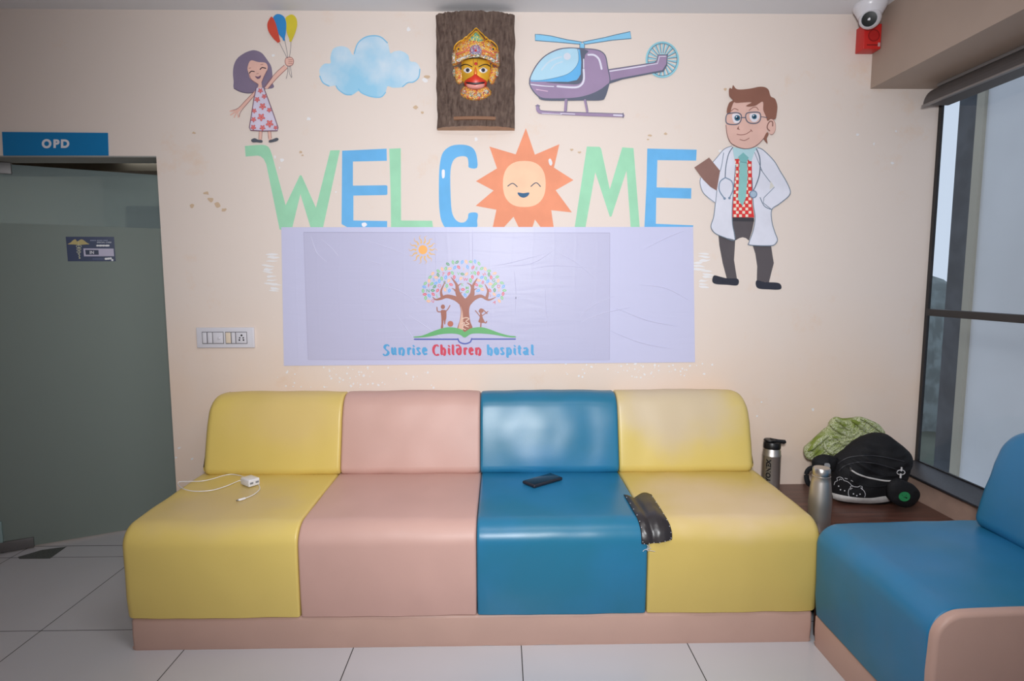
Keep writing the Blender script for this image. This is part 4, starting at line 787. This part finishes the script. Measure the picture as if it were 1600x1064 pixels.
tag(tl, 'hazy green treeline far outside, seen through the left edge of the window', 'trees'); tl['kind'] = 'stuff'

# ------------------------------------------------------------------ upholstery
def vinyl_leather(name, rgb, sheen_rgb=None, f0=.45, f1=.62, fs=2.2, rough=.33):
    m = mat(name, rgb, rough, bump=.12, bscale=420, rgb2=sheen_rgb, vscale=fs, contrast=(f0, f1), spec=.45) if sheen_rgb else mat(name, rgb, rough, bump=.12, bscale=420, var=.05, vscale=3, spec=.45)
    return m
def worn_leather(name, rgb, worn, centre, radius, amount):
    m = vinyl_leather(name, rgb, rough=.36); nt = m.node_tree; b = nt.nodes['Principled BSDF']
    tc = [n for n in nt.nodes if n.type == 'TEX_COORD'][0]
    sb = nt.nodes.new('ShaderNodeVectorMath'); sb.operation = 'SUBTRACT'; sb.inputs[1].default_value = centre; nt.links.new(tc.outputs['Object'], sb.inputs[0])
    dv = nt.nodes.new('ShaderNodeVectorMath'); dv.operation = 'DIVIDE'; dv.inputs[1].default_value = radius; nt.links.new(sb.outputs[0], dv.inputs[0])
    ln = nt.nodes.new('ShaderNodeVectorMath'); ln.operation = 'LENGTH'; nt.links.new(dv.outputs[0], ln.inputs[0])
    n = nt.nodes.new('ShaderNodeTexNoise'); n.inputs['Scale'].default_value = 5; n.inputs['Detail'].default_value = 3; nt.links.new(tc.outputs['Object'], n.inputs['Vector'])
    ad = nt.nodes.new('ShaderNodeMath'); ad.operation = 'MULTIPLY_ADD'; ad.inputs[1].default_value = .9; nt.links.new(n.outputs['Fac'], ad.inputs[0]); nt.links.new(ln.outputs['Value'], ad.inputs[2])
    mr = nt.nodes.new('ShaderNodeMapRange'); mr.interpolation_type = 'SMOOTHSTEP'; mr.inputs[1].default_value = 1.75; mr.inputs[2].default_value = .85; mr.inputs[3].default_value = 0; mr.inputs[4].default_value = amount; nt.links.new(ad.outputs[0], mr.inputs[0])
    mx = nt.nodes.new('ShaderNodeMix'); mx.data_type = 'RGBA'; mx.inputs[6].default_value = (*lin(rgb), 1); mx.inputs[7].default_value = (*lin(worn), 1); nt.links.new(mr.outputs[0], mx.inputs[0]); nt.links.new(mx.outputs[2], b.inputs['Base Color']); return m
YC = (218, 192, 106)
YEL = worn_leather('yellow_leatherette', (224, 198, 112), (208, 184, 136), (-1.02, 2.16, .52), (.32, .30, .12), .85)
YEL2 = worn_leather('faded_yellow_leatherette', (208, 182, 102), (220, 194, 156), (.83, 2.16, .52), (.36, .30, .13), 1)
YEL3 = worn_leather('yellow_back_leatherette', YC, (214, 186, 128), (-.92, 2.55, .72), (.25, .3, .16), .6)
YEL4 = worn_leather('sun_faded_yellow_leatherette', (214, 190, 108), (206, 188, 162), (.76, 2.58, .76), (.30, .4, .20), .9)
PNK = vinyl_leather('pink_leatherette', (204, 164, 153), rough=.48); PNK2 = vinyl_leather('pink_plinth_leatherette', (200, 164, 150), rough=.45)
TEAL = vinyl_leather('blue_leatherette', (34, 113, 144), (42, 122, 170), .4, .7, 2)  # bluer mottling puts the sky's reflection into the seat colour
def puffed(name, prof, u0, u1, r0, r1, tr, m, parent, nseg=26, bulge=.0, wr=.0, seed=0, cr=(0, 0)):
    """padded roll: closed (a,z) profile swept along u, pulled in round both ends; tr maps (u,a,z) to the room"""
    n = len(prof); N = []
    for k in range(n):
        t = Vector(prof[(k+1) % n])-Vector(prof[k-1]); t.normalize(); N.append(Vector((t.y, -t.x)))
    area_ = sum(prof[k][0]*prof[(k+1) % n][1]-prof[(k+1) % n][0]*prof[k][1] for k in range(n))
    sg = 1 if area_ > 0 else -1
    us = []
    for k in range(9): a_ = k/8*math.pi/2; us.append((u0+r0*(1-math.cos(a_)), r0*(1-math.sin(a_))))
    L = (u1-r1)-(u0+r0)
    for k in range(1, nseg): us.append((u0+r0+L*k/nseg, -bulge*math.sin(math.pi*k/nseg)))
    for k in range(8, -1, -1): a_ = k/8*math.pi/2; us.append((u1-r1*(1-math.cos(a_)), r1*(1-math.sin(a_))))
    V = []; Fs = []
    for (u, ins) in us:
        for k in range(n):
            w_ = wr*noise.noise(Vector((u*9, prof[k][0]*9+seed, prof[k][1]*9))) if wr else 0
            p = Vector(prof[k])-sg*N[k]*(ins-w_)
            for c_, dd in ((cr[0], u-u0), (cr[1], u1-u)):
                if c_ and dd < c_: t_ = 1-max(0, dd)/c_; p.y -= (c_*.9)*(1-math.sqrt(max(0, 1-t_*t_)))*min(1, max(0, (p.y-.60)/.18))
            V.append(Vector(tr(u, p.x, p.y)))
    for j in range(len(us)-1):
        for k in range(n): Fs.append((j*n+k, j*n+(k+1) % n, (j+1)*n+(k+1) % n, (j+1)*n+k))
    Fs.append(tuple(range(n))); Fs.append(tuple((len(us)-1)*n+k for k in range(n)))
    o = mesh(name, V, Fs, m, parent, True); o.data.set_sharp_from_angle(angle=math.radians(50)); return o
def arc(cx, cz, r, a0, a1, n): return [(cx+r*math.cos(math.radians(a0+(a1-a0)*k/n)), cz+r*math.sin(math.radians(a0+(a1-a0)*k/n))) for k in range(n+1)]
def dens(P, n=6):
    out = []
    for k in range(len(P)):
        a_, b_ = Vector(P[k]), Vector(P[(k+1) % len(P)])
        m_ = max(1, int((b_-a_).length/.04)) if n else 1
        for j in range(m_): out.append(tuple(a_.lerp(b_, j/m_)))
    return out
SEAT = dens([(.003, .124), (-.004, .20), (-.006, .29)]+arc(.072, .382, .078, 180, 92, 12)+[(.20, .4635), (.34, .466), (.50, .468), (.70, .468), (.725, .46), (.725, .124)])
BACK = dens([(.525, .466)]+arc(.545, .495, .035, 215, 165, 5)+[(.535, .60), (.560, .70)]+arc(.655, .722, .082, 165, 92, 9)+arc(.682, .765, .038, 90, 0, 5)+[(.720, .70), (.720, .466)])
BASE = [(.012, .0)]+arc(.022, .014, .012, 190, 180, 1)+[(.006, .06)]+arc(.022, .106, .014, 180, 90, 5)+[(.725, .12), (.725, .0)]
SY = 1.985
tr1 = lambda u, a_, z: (u, SY+a_, z)
sf = thing('waiting_sofa', 'long four-seat waiting sofa in yellow, pink, blue and yellow panels on pink plinth', 'sofa', (-.1, SY+.36, 0))
puffed('plinth', BASE, -1.312, 1.118, .014, .01, tr1, PNK2, sf, 60, wr=.004)
us = [-1.325, -.712, -.089, .514, 1.135]
for k, (m1, m2) in enumerate([(YEL, YEL3), (PNK, PNK), (TEAL, TEAL), (YEL2, YEL4)]):
    # seams splay slightly towards the front
    puffed('seat_cushion', SEAT, us[k]+.0008, us[k+1]-.0008, .03 if k == 0 else .010, .03 if k == 3 else .010, tr1, m1, sf, bulge=.002, wr=.003, seed=k*5)
    bu = [-1.296, -.700, -.0935, .515, 1.112]
    puffed('back_cushion', BACK, bu[k]+.0005, bu[k+1]-.0005, .034 if k == 0 else .012, .034 if k == 3 else .012, tr1, m2, sf, bulge=.004, wr=.004, seed=20+k*5, cr=(.060 if k == 0 else 0, .070 if k == 3 else 0), nseg=40)

SX = 1.110; Y0, Y1 = 1.405, 1.982
tr2 = lambda u, a_, z: (SX+a_, u, z)
s2 = thing('waiting_sofa', 'blue single-seat waiting sofa with pink end panel at the right edge beside the window', 'sofa', (SX+.36, 1.69, 0))
SEAT2 = SEAT
puffed('plinth', BASE, Y0+.004, Y1, .01, .012, tr2, PNK2, s2, 16, wr=.003)
puffed('seat_cushion', SEAT2, Y0+.018, Y1+.002, .006, .03, tr2, TEAL, s2, bulge=.002, wr=.004, seed=44)
puffed('end_panel', SEAT2, Y0-.006, Y0+.024, .012, .006, tr2, PNK2, s2, 3, wr=.003, seed=9)
puffed('back_cushion', BACK, Y0, Y1-.045, .03, .034, tr2, TEAL, s2, bulge=.004, wr=.004, seed=61, cr=(0, .07), nseg=36)

# ------------------------------------------------------------------ corner table
M_WOOD = mat('dark_wood', (84, 56, 48), .35, rgb2=(112, 74, 62), vscale=7, contrast=(.35, .65))
nt = M_WOOD.node_tree; mp = nt.nodes.new('ShaderNodeMapping'); mp.inputs['Scale'].default_value = (.7, 9, 3)
tn = [n for n in nt.nodes if n.type == 'TEX_NOISE'][0]; tcn = [n for n in nt.nodes if n.type == 'TEX_COORD'][0]
nt.links.new(tcn.outputs['Object'], mp.inputs[0]); nt.links.new(mp.outputs[0], tn.inputs['Vector'])
tb = thing('corner_table', 'low dark wooden corner table between the two sofas under the window sill', 'table', (1.49, 2.36, 0))
box('tabletop', 1.142, 1.848, 1.985, YW-.002, TAB-.025, TAB, M_WOOD, tb, .002)
for x in (1.17, 1.80):
    for y in (2.02, 2.68): box('leg', x-.02, x+.02, y-.02, y+.02, 0, TAB-.025, M_WOOD, tb)

# ------------------------------------------------------------------ things on the sofa
def seat_hit(px, py, lift=0):
    """where a sight line meets the upholstered top of the long sofa"""
    r = ray(px, py); best = None
    pr = SEAT
    for k in range(len(pr)):
        (a0, z0), (a1, z1) = pr[k], pr[(k+1) % len(pr)]; y0, y1 = SY+a0, SY+a1
        dx, dz = y1-y0, z1-z0; den = r.y*dz-r.z*dx
        if abs(den) < 1e-9: continue
        t = ((y0-0)*dz-(z0-EYE.z)*dx)/den; s_ = ((EYE.y+r.y*t-y0)/dx) if abs(dx) > abs(dz) else ((EYE.z+r.z*t-z0)/dz)
        if -1e-6 <= s_ <= 1+1e-6 and t > 0 and (best is None or t < best[0]):
            nn = Vector((0, -dz, dx)).normalized(); nn = nn if nn.dot(r) < 0 else -nn
            best = (t, nn)
    if best is None: return at_z(px, py, .47)
    return EYE+r*best[0]+best[1]*lift
ph_c = (at_z(816, 755, .472)+at_z(862, 742, .472)+at_z(879, 749, .472)+at_z(833, 764, .472))/4
ZS = .4705
ph = thing('mobile_phone', 'black mobile phone lying on the blue seat', 'phone', (ph_c.x, ph_c.y, ZS))
rotp = Matrix.Translation((ph_c.x, ph_c.y, ZS+.0055)) @ Matrix.Rotation(math.radians(38), 4, 'Z')
pcs = Geo().box(-.080, .080, -.038, .038, -.0055, .0078, bev=.005, rot=rotp).build('case', mat('black_phone_case', (34, 36, 46), .45), ph, True)
Geo().box(-.072, .072, -.033, .033, .0076, .0082, bev=.0003, rot=rotp).build('screen', mat('phone_glass', (24, 27, 36), .12), pcs, True)
# charger with its cable
Cf = (260, 720, .1875)
cpos = at_z(390, 757, ZS+.005)
cg = thing('phone_charger', 'white phone charger brick with looped cable on the left yellow seat', 'charger', (cpos.x, cpos.y, ZS))
rotc = Matrix.Translation((cpos.x, cpos.y+.01, ZS+.016)) @ Matrix.Rotation(math.radians(-38), 4, 'Z')
M_WC = mat('white_charger', (232, 230, 232), .3)
Geo().box(-.036, .030, -.024, .024, -.0145, .0145, bev=.004, rot=rotc).build('adapter', M_WC, cg, True)
ad_ = [c_ for c_ in cg.children][-1]
for yy in (-.012, .012): Geo().box(.0295, .0305, yy-.007, yy+.007, -.004, .004, rot=rotc).build('port', mat('grey_port', (130, 132, 138), .4), ad_)
def crv(P): return [at_z(Cf[0]+p.x*Cf[2], Cf[1]+p.y*Cf[2], ZS+.003) for p in spline(P, False, 7)]
Geo().tube(crv([(640, 175), (605, 167), (500, 210), (380, 245), (250, 254), (160, 240), (108, 210), (96, 185), (120, 174), (200, 172), (300, 168), (400, 146), (470, 124), (540, 113), (610, 122), (650, 138), (690, 160)]), .0018, 8).build('cable', M_WC, cg, True)
Geo().tube(crv([(770, 200), (778, 225), (768, 248), (720, 285), (650, 314)]), .0018, 8).build('cable', M_WC, cg, True)
pg_ = Geo().tube(crv([(655, 312), (622, 322), (600, 327)]), .0045, 10).build('plug', M_WC, cg, True)
Geo().tube(crv([(602, 327), (592, 329), (584, 332)]), .0028, 10).build('plug_tip', mat('steel_tip', (150, 148, 145), .3, .8), pg_, True)
# black repair patch over the seam
Kf = (780, 720, .1875)
lf = [(1035, 288), (1072, 350), (1108, 415), (1145, 480), (1168, 545), (1180, 610), (1183, 690)]
md = [(1125, 322), (1165, 385), (1208, 440), (1240, 505), (1265, 575), (1275, 630), (1280, 682)]
rt = [(1270, 288), (1305, 345), (1345, 405), (1385, 470), (1420, 535), (1438, 600), (1438, 655)]
lf, md, rt = [spline(q, False, 4) for q in (lf, md, rt)]
V = []; Fs = []; NU = 24
for k in range(len(lf)):
    for j in range(NU+1):
        u = j/NU; p = lf[k].lerp(md[k], u*2.5) if u < .4 else md[k].lerp(rt[k], (u-.4)/.6)
        li = .004+.008*max(0, math.sin(math.pi*(u-.4)/.6))**1.0 if u > .4 else .004+.004*math.sin(math.pi*u/.4)
        if k < 4 and u > .36: p = p+Vector((0, -16*(1-k/4)*math.sin(math.pi*min(1, (u-.36)/.64))))
        li += .002*noise.noise(Vector((k*.35, u*6, 1)))
        V.append(seat_hit(Kf[0]+p.x*Kf[2], Kf[1]+p.y*Kf[2], li))
        if k < len(lf)-1 and j < NU: a_ = k*(NU+1)+j; Fs.append((a_, a_+1, a_+NU+2, a_+NU+1))
pt = thing('repair_patch', 'black leather repair patch stitched over the seam between blue and right yellow seats', 'patch', V[len(V)//2])
po = mesh('leather_flap', V, Fs, mat('black_leather', (44, 40, 42), .35, bump=.3, bscale=90), pt, True)
sm_ = po.modifiers.new('thickness', 'SOLIDIFY'); sm_.thickness = .003; sm_.offset = -1
g = Geo()
def dot(p, r=.0017):
    b_ = bmesh.new(); bmesh.ops.create_icosphere(b_, subdivisions=1, radius=r); i0 = len(g.v); g.frombm(b_); 
    for q in range(i0, len(g.v)): g.v[q] = g.v[q]+p
nl = len(lf)
for k in range(2, nl, 3): dot(V[k*(NU+1)+1]+Vector((0, -.002, .003))); dot(V[k*(NU+1)+NU-1]+Vector((0, -.002, .003)))
for j in range(2, NU, 4): dot(V[(nl-1)*(NU+1)+j]+Vector((0, -.004, .003)))
g.build('stitches', mat('pale_thread', (200, 200, 205), .6), pt, True)
e = V[(nl-1)*(NU+1)+4]
g = Geo()
for k in range(3):
    P = [e+Vector((.004*k+R.uniform(-.006, .006)*j, -.006, -.006*j)) for j in range(5)]; g.tube(P, .0009, 5)
g.build('loose_thread', mat('pale_thread', (200, 200, 205), .6), pt, True)

# ------------------------------------------------------------------ bottles
M_ST = mat('brushed_steel_bottle', (206, 200, 194), .40, .9, bump=.06, bscale=260)
b1 = thing('water_bottle', 'steel sports bottle with black flip lid standing against the wall', 'bottle', (1.246, 2.63, TAB))
Bx, By = 1.246, 2.63
Geo().lathe([(.001, 0), (.036, 0), (.040, .004), (.040, .170), (.0408, .172), (.0408, .176), (.0395, .178), (.0385, .196), (.035, .204), (.034, .210), (.001, .210)], (Bx, By, TAB), 48).build('body', M_ST, b1, True)
M_BP = mat('black_plastic', (26, 25, 27), .4)
Geo().lathe([(.001, .206), (.0365, .206), (.0375, .210), (.0375, .228), (.034, .236), (.001, .238)], (Bx, By, TAB), 40).build('lid', M_BP, b1, True)
g = Geo(); g.lathe([(.001, .238), (.022, .238), (.027, .243), (.024, .248), (.001, .249)], (Bx-.012, By, TAB), 30); g.tube([(Bx-.01, By, TAB+.242), (Bx+.025, By-.004, TAB+.239), (Bx+.05, By-.006, TAB+.236), (Bx+.058, By-.006, TAB+.238)], [.012, .009, .010, .008], 12); g.build('flip_spout', M_BP, b1, True)
# lettering wrapped round the bottle, reading upwards
def bottle_place(x, y, l):      # x: along the text (upwards), y: across
    th = math.radians(-132)+(y)/.0400; rr = .0402+l
    return Vector((Bx+rr*math.cos(th), By+rr*math.sin(th), TAB+x))
a = Art(bottle_place, (0, 0, 1), mk=ink, lift=.0002, step=0.0); a.part('lettering').text('YONEX', .108, 0, .022, (30, 28, 30), 1.1, .045)
a.build(b1)
b2 = thing('water_bottle', 'plain tapered steel bottle with steel cap beside the yellow seat corner', 'bottle', (1.243, 2.195, TAB))
Bx2, By2 = 1.243, 2.205
Geo().lathe([(.001, 0), (.036, 0), (.039, .004), (.0408, .06), (.0420, .10), (.0422, .112), (.0414, .13), (.0392, .16), (.035, .198), (.0325, .215), (.0335, .217), (.0335, .220), (.030, .222), (.001, .222)], (Bx2, By2, TAB), 56).build('body', M_ST, b2, True)
Geo().lathe([(.001, .221), (.0320, .221), (.0328, .224), (.0318, .247), (.029, .251), (.001, .252)], (Bx2, By2, TAB), 48).build('cap', mat('satin_steel_cap', (200, 196, 192), .32, 1), b2, True)

# ------------------------------------------------------------------ backpack, pouch, scarf
BK = (1240, 640, .15043); YB = 2.50
def solid_blob(name, pts, plane, front, back, m, parent, rings=12, ruf=.0, rs=30, ridge=None, zmin=TAB+.001, power=2.2, centre=None, subs=6):
    x0, y0, k = BK
    P = [at_y(x0+p.x*k, y0+p.y*k, plane) for p in spline(pts, True, subs)]
    if centre: c = at_y(x0+centre[0]*k, y0+centre[1]*k, plane); cx, cz = c.x, c.z
    else: cx = sum(p.x for p in P)/len(P); cz = sum(p.z for p in P)/len(P)
    n = len(P); V = []; Fs = []
    def ring(s_, sgn, T):
        for p in P:
            x = cx+(p.x-cx)*s_; z = cz+(p.z-cz)*s_; h = T*max(0, 1-s_**power)**.5
            e_ = (1-s_**6)
            if ruf: h += ruf*noise.noise(Vector((x*rs, sgn*5, z*rs)))*e_
            if ridge: h += ridge(x, z)*e_
            V.append(Vector((x, plane-sgn*h, max(z, zmin))))
    rs_ = [1-(r_/rings)**1.6 for r_ in range(rings)]
    for s_ in reversed(rs_[1:]): ring(s_, -1, back)
    for s_ in rs_: ring(s_, 1, front)
    R_ = 2*rings-1
    for r_ in range(R_-1):
        for q in range(n): Fs.append((r_*n+q, r_*n+(q+1) % n, (r_+1)*n+(q+1) % n, (r_+1)*n+q))
    V.append(Vector((cx, plane+back, cz))); V.append(Vector((cx, plane-front-(ridge(cx, cz) if ridge else 0), cz)))
    for q in range(n): Fs.append((q, (q+1) % n, len(V)-2)); Fs.append(((R_-1)*n+q, (R_-1)*n+(q+1) % n, len(V)-1))
    o = mesh(name, V, Fs, m, parent, True); return o
def surf_y(o, x, z):
    """front of a finished part at (x, z)"""
    deps = o.data; 
    hit, loc, nn, i_ = o.ray_cast(o.matrix_world.inverted() @ Vector((x, 0, z)), Vector((0, 1, 0)))
    return (o.matrix_world @ loc).y if hit else None
M_NY = mat('black_nylon', (24, 24, 27), .75, bump=.4, bscale=240, spec=.3)
bp_ = thing('backpack', 'black backpack with white trim and bear drawings lying on the corner table', 'backpack', (1.55, 2.5, TAB))
def fold(x, z):
    return .006*math.sin((z*1.0+.25*math.sin((x-1.35)*5))*150)*(1 if z > .47 else .1)
body = solid_blob('bag_body', [(440, 480), (520, 420), (640, 320), (760, 260), (860, 237), (960, 252), (1030, 300), (1120, 370), (1198, 450), (1205, 520), (1172, 620), (1140, 720), (1090, 820), (1010, 930), (940, 962), (860, 975), (700, 972), (500, 955), (410, 920), (393, 850), (388, 700), (400, 580)], YB, .085, .055, M_NY, bp_, 14, ruf=.012, rs=14, ridge=fold, power=3.2)
bpy.context.view_layer.update()
BKbase = at_y
def bag_place(o, default):
    def f(px, py, l):
        r = ray(px, py); mi = o.matrix_world.inverted(); hit, loc, nn, i_ = o.ray_cast(mi @ EYE, (mi.to_3x3() @ r).normalized())
        p = (o.matrix_world @ loc) if hit else at_y(px, py, default)
        return p-r.normalized()*(l+.0008)
    return f
fb = mat('white_bag_trim', (205, 202, 200), .7, var=.1, vscale=60)
def ribbon(name, pts, r, m, parent, place, flat=.5, lift=.002):
    P = [place(BK[0]+p.x*BK[2], BK[1]+p.y*BK[2], lift) for p in spline(pts, False, 6)]
    g = Geo(); g.tube(P, r, 8, flat=1); return g.build(name, m, parent, True)
BPl = bag_place(body, YB-.08)
def patchwork(name, pts, m, parent, place, lift):
    a = Art(place, BK, mk=lambda c: m, lift=lift); a.part(name)
    # dense fan so the flat trim follows the bag
    P = spline(pts, True, 5); cx = sum(p.x for p in P)/len(P); cy = sum(p.y for p in P)/len(P); V2 = []; F2 = []; n = len(P); RR = 5
    for r_ in range(RR+1):
        for p in P: V2.append(Vector((cx+(p.x-cx)*(1-r_/RR), cy+(p.y-cy)*(1-r_/RR))))
    for r_ in range(RR):
        for q in range(n): F2.append((r_*n+q, r_*n+(q+1) % n, (r_+1)*n+(q+1) % n, (r_+1)*n+q))
    a._add(V2, F2, (0, 0, 0)); o = a.build(parent)[0]; o.data.polygons.foreach_set('use_smooth', [True]*len(o.data.polygons)); return o
# lower white band as a strip between two edges
up = spline([(397, 862), (500, 888), (650, 912), (800, 918), (900, 905), (955, 897)], False, 8); lo = spline([(412, 925), (500, 950), (650, 968), (800, 974), (920, 965), (1005, 950)], False, 8)
V = []; Fs = []
for k in range(len(up)):
    for j in range(7):
        q = up[k].lerp(lo[k], j/6); V.append(BPl(BK[0]+q.x*BK[2], BK[1]+q.y*BK[2], .002+.003*math.sin(math.pi*j/6)))
for k in range(len(up)-1):
    for j in range(6): Fs.append((k*7+j, k*7+j+1, (k+1)*7+j+1, (k+1)*7+j))
mesh('base_band', V, Fs, fb, body, True)
ribbon('zip_trim', [(590, 622), (640, 655), (680, 675), (760, 702), (850, 722), (940, 738), (1020, 742)], .0035, fb, body, BPl)
ribbon('zip_line', [(470, 640), (520, 590), (600, 560), (700, 545), (850, 560), (1000, 600), (1120, 640)], .002, mat('dark_zip', (50, 50, 55), .5), body, BPl)
ribbon('zip_line', [(460, 560), (560, 500), (700, 480), (850, 480), (1000, 505), (1150, 540)], .002, mat('dark_zip', (50, 50, 55), .5), body, BPl)
ribbon('pocket_flap', [(590, 640), (600, 700), (640, 760), (720, 790), (840, 800), (960, 790)], .003, M_NY, body, BPl)
ribbon('zip_puller', [(590, 600), (600, 640)], .004, mat('steel_puller', (120, 118, 118), .4, .6), body, BPl)
BL_ = (215, 215, 220); a = Art(BPl, BK, mk=ink, lift=.0022, step=.0001); a.part('bear_drawing')
for P in ([(420, 782), (432, 750), (455, 738), (450, 712), (478, 700), (508, 712), (522, 735), (560, 748), (590, 772), (612, 800)], [(470, 735), (482, 722), (502, 728)], [(578, 905), (568, 870), (575, 830), (592, 812), (588, 802), (610, 790), (628, 800), (670, 803), (690, 792), (712, 800), (712, 822), (735, 850), (745, 880), (738, 910)], [(590, 832), (600, 818), (612, 818)], [(693, 812), (705, 818), (712, 832)], [(530, 712), (560, 720)], [(595, 735), (615, 745), (625, 752)]): a.stroke(P, 5, BL_)
for x, y in [(468, 795), (530, 842), (487, 832), (622, 875), (690, 878), (657, 893)]: a.circ(x, y, 7, BL_, n=10)
a.build(body)
sp_ = solid_blob('strap_pad', [(200, 600), (205, 530), (250, 488), (320, 468), (400, 478), (450, 500), (440, 570), (400, 640), (300, 620), (215, 640)], YB-.01, .03, .04, M_NY, bp_, 7, ruf=.006, rs=30)
P = [at_y(BK[0]+p.x*BK[2], BK[1]+p.y*BK[2], YB-.02) for p in spline([(230, 600), (170, 612), (138, 650), (135, 710), (155, 765), (210, 800)], False, 6)]
Geo().tube(P, .0045, 8, flat=2.5).build('strap', M_NY, bp_, True)
a = Art(lambda x, y, l: at_y(x, y, YB-.056-l), BK, mk=lambda c: mat('strap_label', (150, 150, 152), .6)); a.part('strap_label').fill([(322, 560), (370, 560), (378, 600), (330, 605)], (1, 1, 1)); a.build(sp_)
# pouch hanging off the bag
pc = thing('coin_pouch', 'small round black pouch with green face badge clipped to the backpack', 'pouch', (1.665, 2.41, TAB))
pb = solid_blob('pouch_body', [(1060, 715), (1120, 728), (1230, 770), (1298, 840), (1305, 905), (1245, 985), (1170, 1015), (1080, 995), (1000, 940), (972, 860), (985, 770)], 2.372, .026, .026, M_NY, pc, 8, ruf=.003, rs=40)
bpy.context.view_layer.update(); PPl = bag_place(pb, 2.35)
a = Art(PPl, BK, mk=lambda c: mat('badge_%d' % c[1], c, .6), lift=.001, step=.0007); a.part('green_badge').circ(1152, 903, 60, (40, 140, 84), 50)
a.circ(1130, 890, 5, (20, 70, 45), n=8).circ(1170, 888, 5, (20, 70, 45), n=8).stroke([(1140, 905), (1152, 912), (1164, 904)], 5, (20, 70, 45))
o = a.build(pb)[0]
P = [at_y(BK[0]+(1115+42*math.cos(q*math.pi/8))*BK[2], BK[1]+(652+25*math.sin(q*math.pi/8))*BK[2], 2.372) for q in range(17)]
g = Geo(); g.tube(P, .0016, 8); g.tube([at_y(BK[0]+x*BK[2], BK[1]+y*BK[2], 2.374) for x, y in [(1122, 598), (1120, 625), (1117, 640)]], [.0032, .0034, .0026], 8); g.tube([at_y(BK[0]+x*BK[2], BK[1]+y*BK[2], 2.370) for x, y in [(1114, 665), (1112, 685), (1110, 710)]], .0036, 8)
g.build('white_clip', mat('white_clip_plastic', (215, 213, 215), .4), pc, True)
# scarf: a crumpled heap behind the bag
def scarf_mat():
    m = mat('green_patterned_cotton', (150, 168, 66), .85, spec=.15); nt = m.node_tree; b = nt.nodes['Principled BSDF']
    tc = nt.nodes.new('ShaderNodeTexCoord'); mp = nt.nodes.new('ShaderNodeMapping'); mp.inputs['Rotation'].default_value = (.3, .6, .2); nt.links.new(tc.outputs['Object'], mp.inputs[0])
    wv = nt.nodes.new('ShaderNodeTexVoronoi'); wv.inputs['Scale'].default_value = 240; nt.links.new(mp.outputs[0], wv.inputs['Vector'])
    lt = nt.nodes.new('ShaderNodeMath'); lt.operation = 'LESS_THAN'; lt.inputs[1].default_value = .62; nt.links.new(wv.outputs['Distance'], lt.inputs[0])
    n = nt.nodes.new('ShaderNodeTexNoise'); n.inputs['Scale'].default_value = 14; nt.links.new(tc.outputs['Object'], n.inputs['Vector'])
    st_ = nt.nodes.new('ShaderNodeMapRange'); st_.inputs[1].default_value = .36; st_.inputs[2].default_value = .5; nt.links.new(n.outputs['Fac'], st_.inputs[0])
    mu_ = nt.nodes.new('ShaderNodeMath'); mu_.operation = 'MULTIPLY'; nt.links.new(lt.outputs[0], mu_.inputs[0]); nt.links.new(st_.outputs[0], mu_.inputs[1])
    mx = nt.nodes.new('ShaderNodeMix'); mx.data_type = 'RGBA'; mx.inputs[6].default_value = (*lin((126, 140, 64)), 1); mx.inputs[7].default_value = (*lin((190, 194, 160)), 1)
    nt.links.new(mu_.outputs[0], mx.inputs[0]); nt.links.new(mx.outputs[2], b.inputs['Base Color']); return m
def sfold(x, z):
    u = (x-1.35)*.8+(z-.55)*1.0; v = (z-.55)*.8-(x-1.35)*.6
    k = v*95+7*noise.noise(Vector((x*7, 0, z*7)))
    return .009*(1-2*abs(math.sin(k))**.7)+.012*noise.noise(Vector((x*16, 3, z*16)))+.003*(1-2*abs(math.sin(k*2.3+u*30)))
sc = thing('scarf', 'crumpled green patterned cotton scarf heaped behind the backpack', 'scarf', (1.42, 2.6, TAB))
M_SC = scarf_mat()
solid_blob('cloth', [(115, 410), (140, 380), (200, 320), (290, 240), (365, 175), (400, 105), (450, 75), (520, 92), (620, 85), (700, 75), (800, 110), (880, 150), (935, 215), (945, 250), (940, 420), (900, 700), (850, 860), (520, 860), (450, 640), (380, 590), (300, 555), (200, 527), (140, 510), (113, 460)], 2.635, .045, .06, M_SC, sc, 44, ridge=sfold, power=3, centre=(520, 330), subs=18)
def roll(name, pts, r):
    P = [at_y(BK[0]+p.x*BK[2], BK[1]+p.y*BK[2], pl_) for p, pl_ in [(q, 2.592) for q in spline(pts, False, 8)]]; L = len(P)
    g = Geo(); g.tube([p+Vector((0, .006*noise.noise(p*30), 0)) for p in P], [r*.62*(.2+.8*math.sin(math.pi*(k+.5)/L))*(1+.3*noise.noise(p*50)) for k, p in enumerate(P)], 14); g.build(name, M_SC, sc, True)
roll('fold', [(380, 150), (430, 190), (520, 240), (620, 285), (700, 300)], .018)
roll('fold', [(430, 95), (500, 140), (580, 200), (660, 250), (740, 260)], .016)
roll('fold', [(600, 110), (660, 140), (720, 190), (780, 240)], .018)
roll('fold', [(700, 95), (790, 130), (860, 180), (920, 240)], .016)
roll('fold', [(150, 430), (220, 370), (300, 300), (370, 270)], .020)
roll('fold', [(320, 330), (340, 400), (400, 450), (440, 480)], .016)
roll('fold', [(400, 280), (470, 300), (520, 350), (600, 340), (650, 320)], .017)
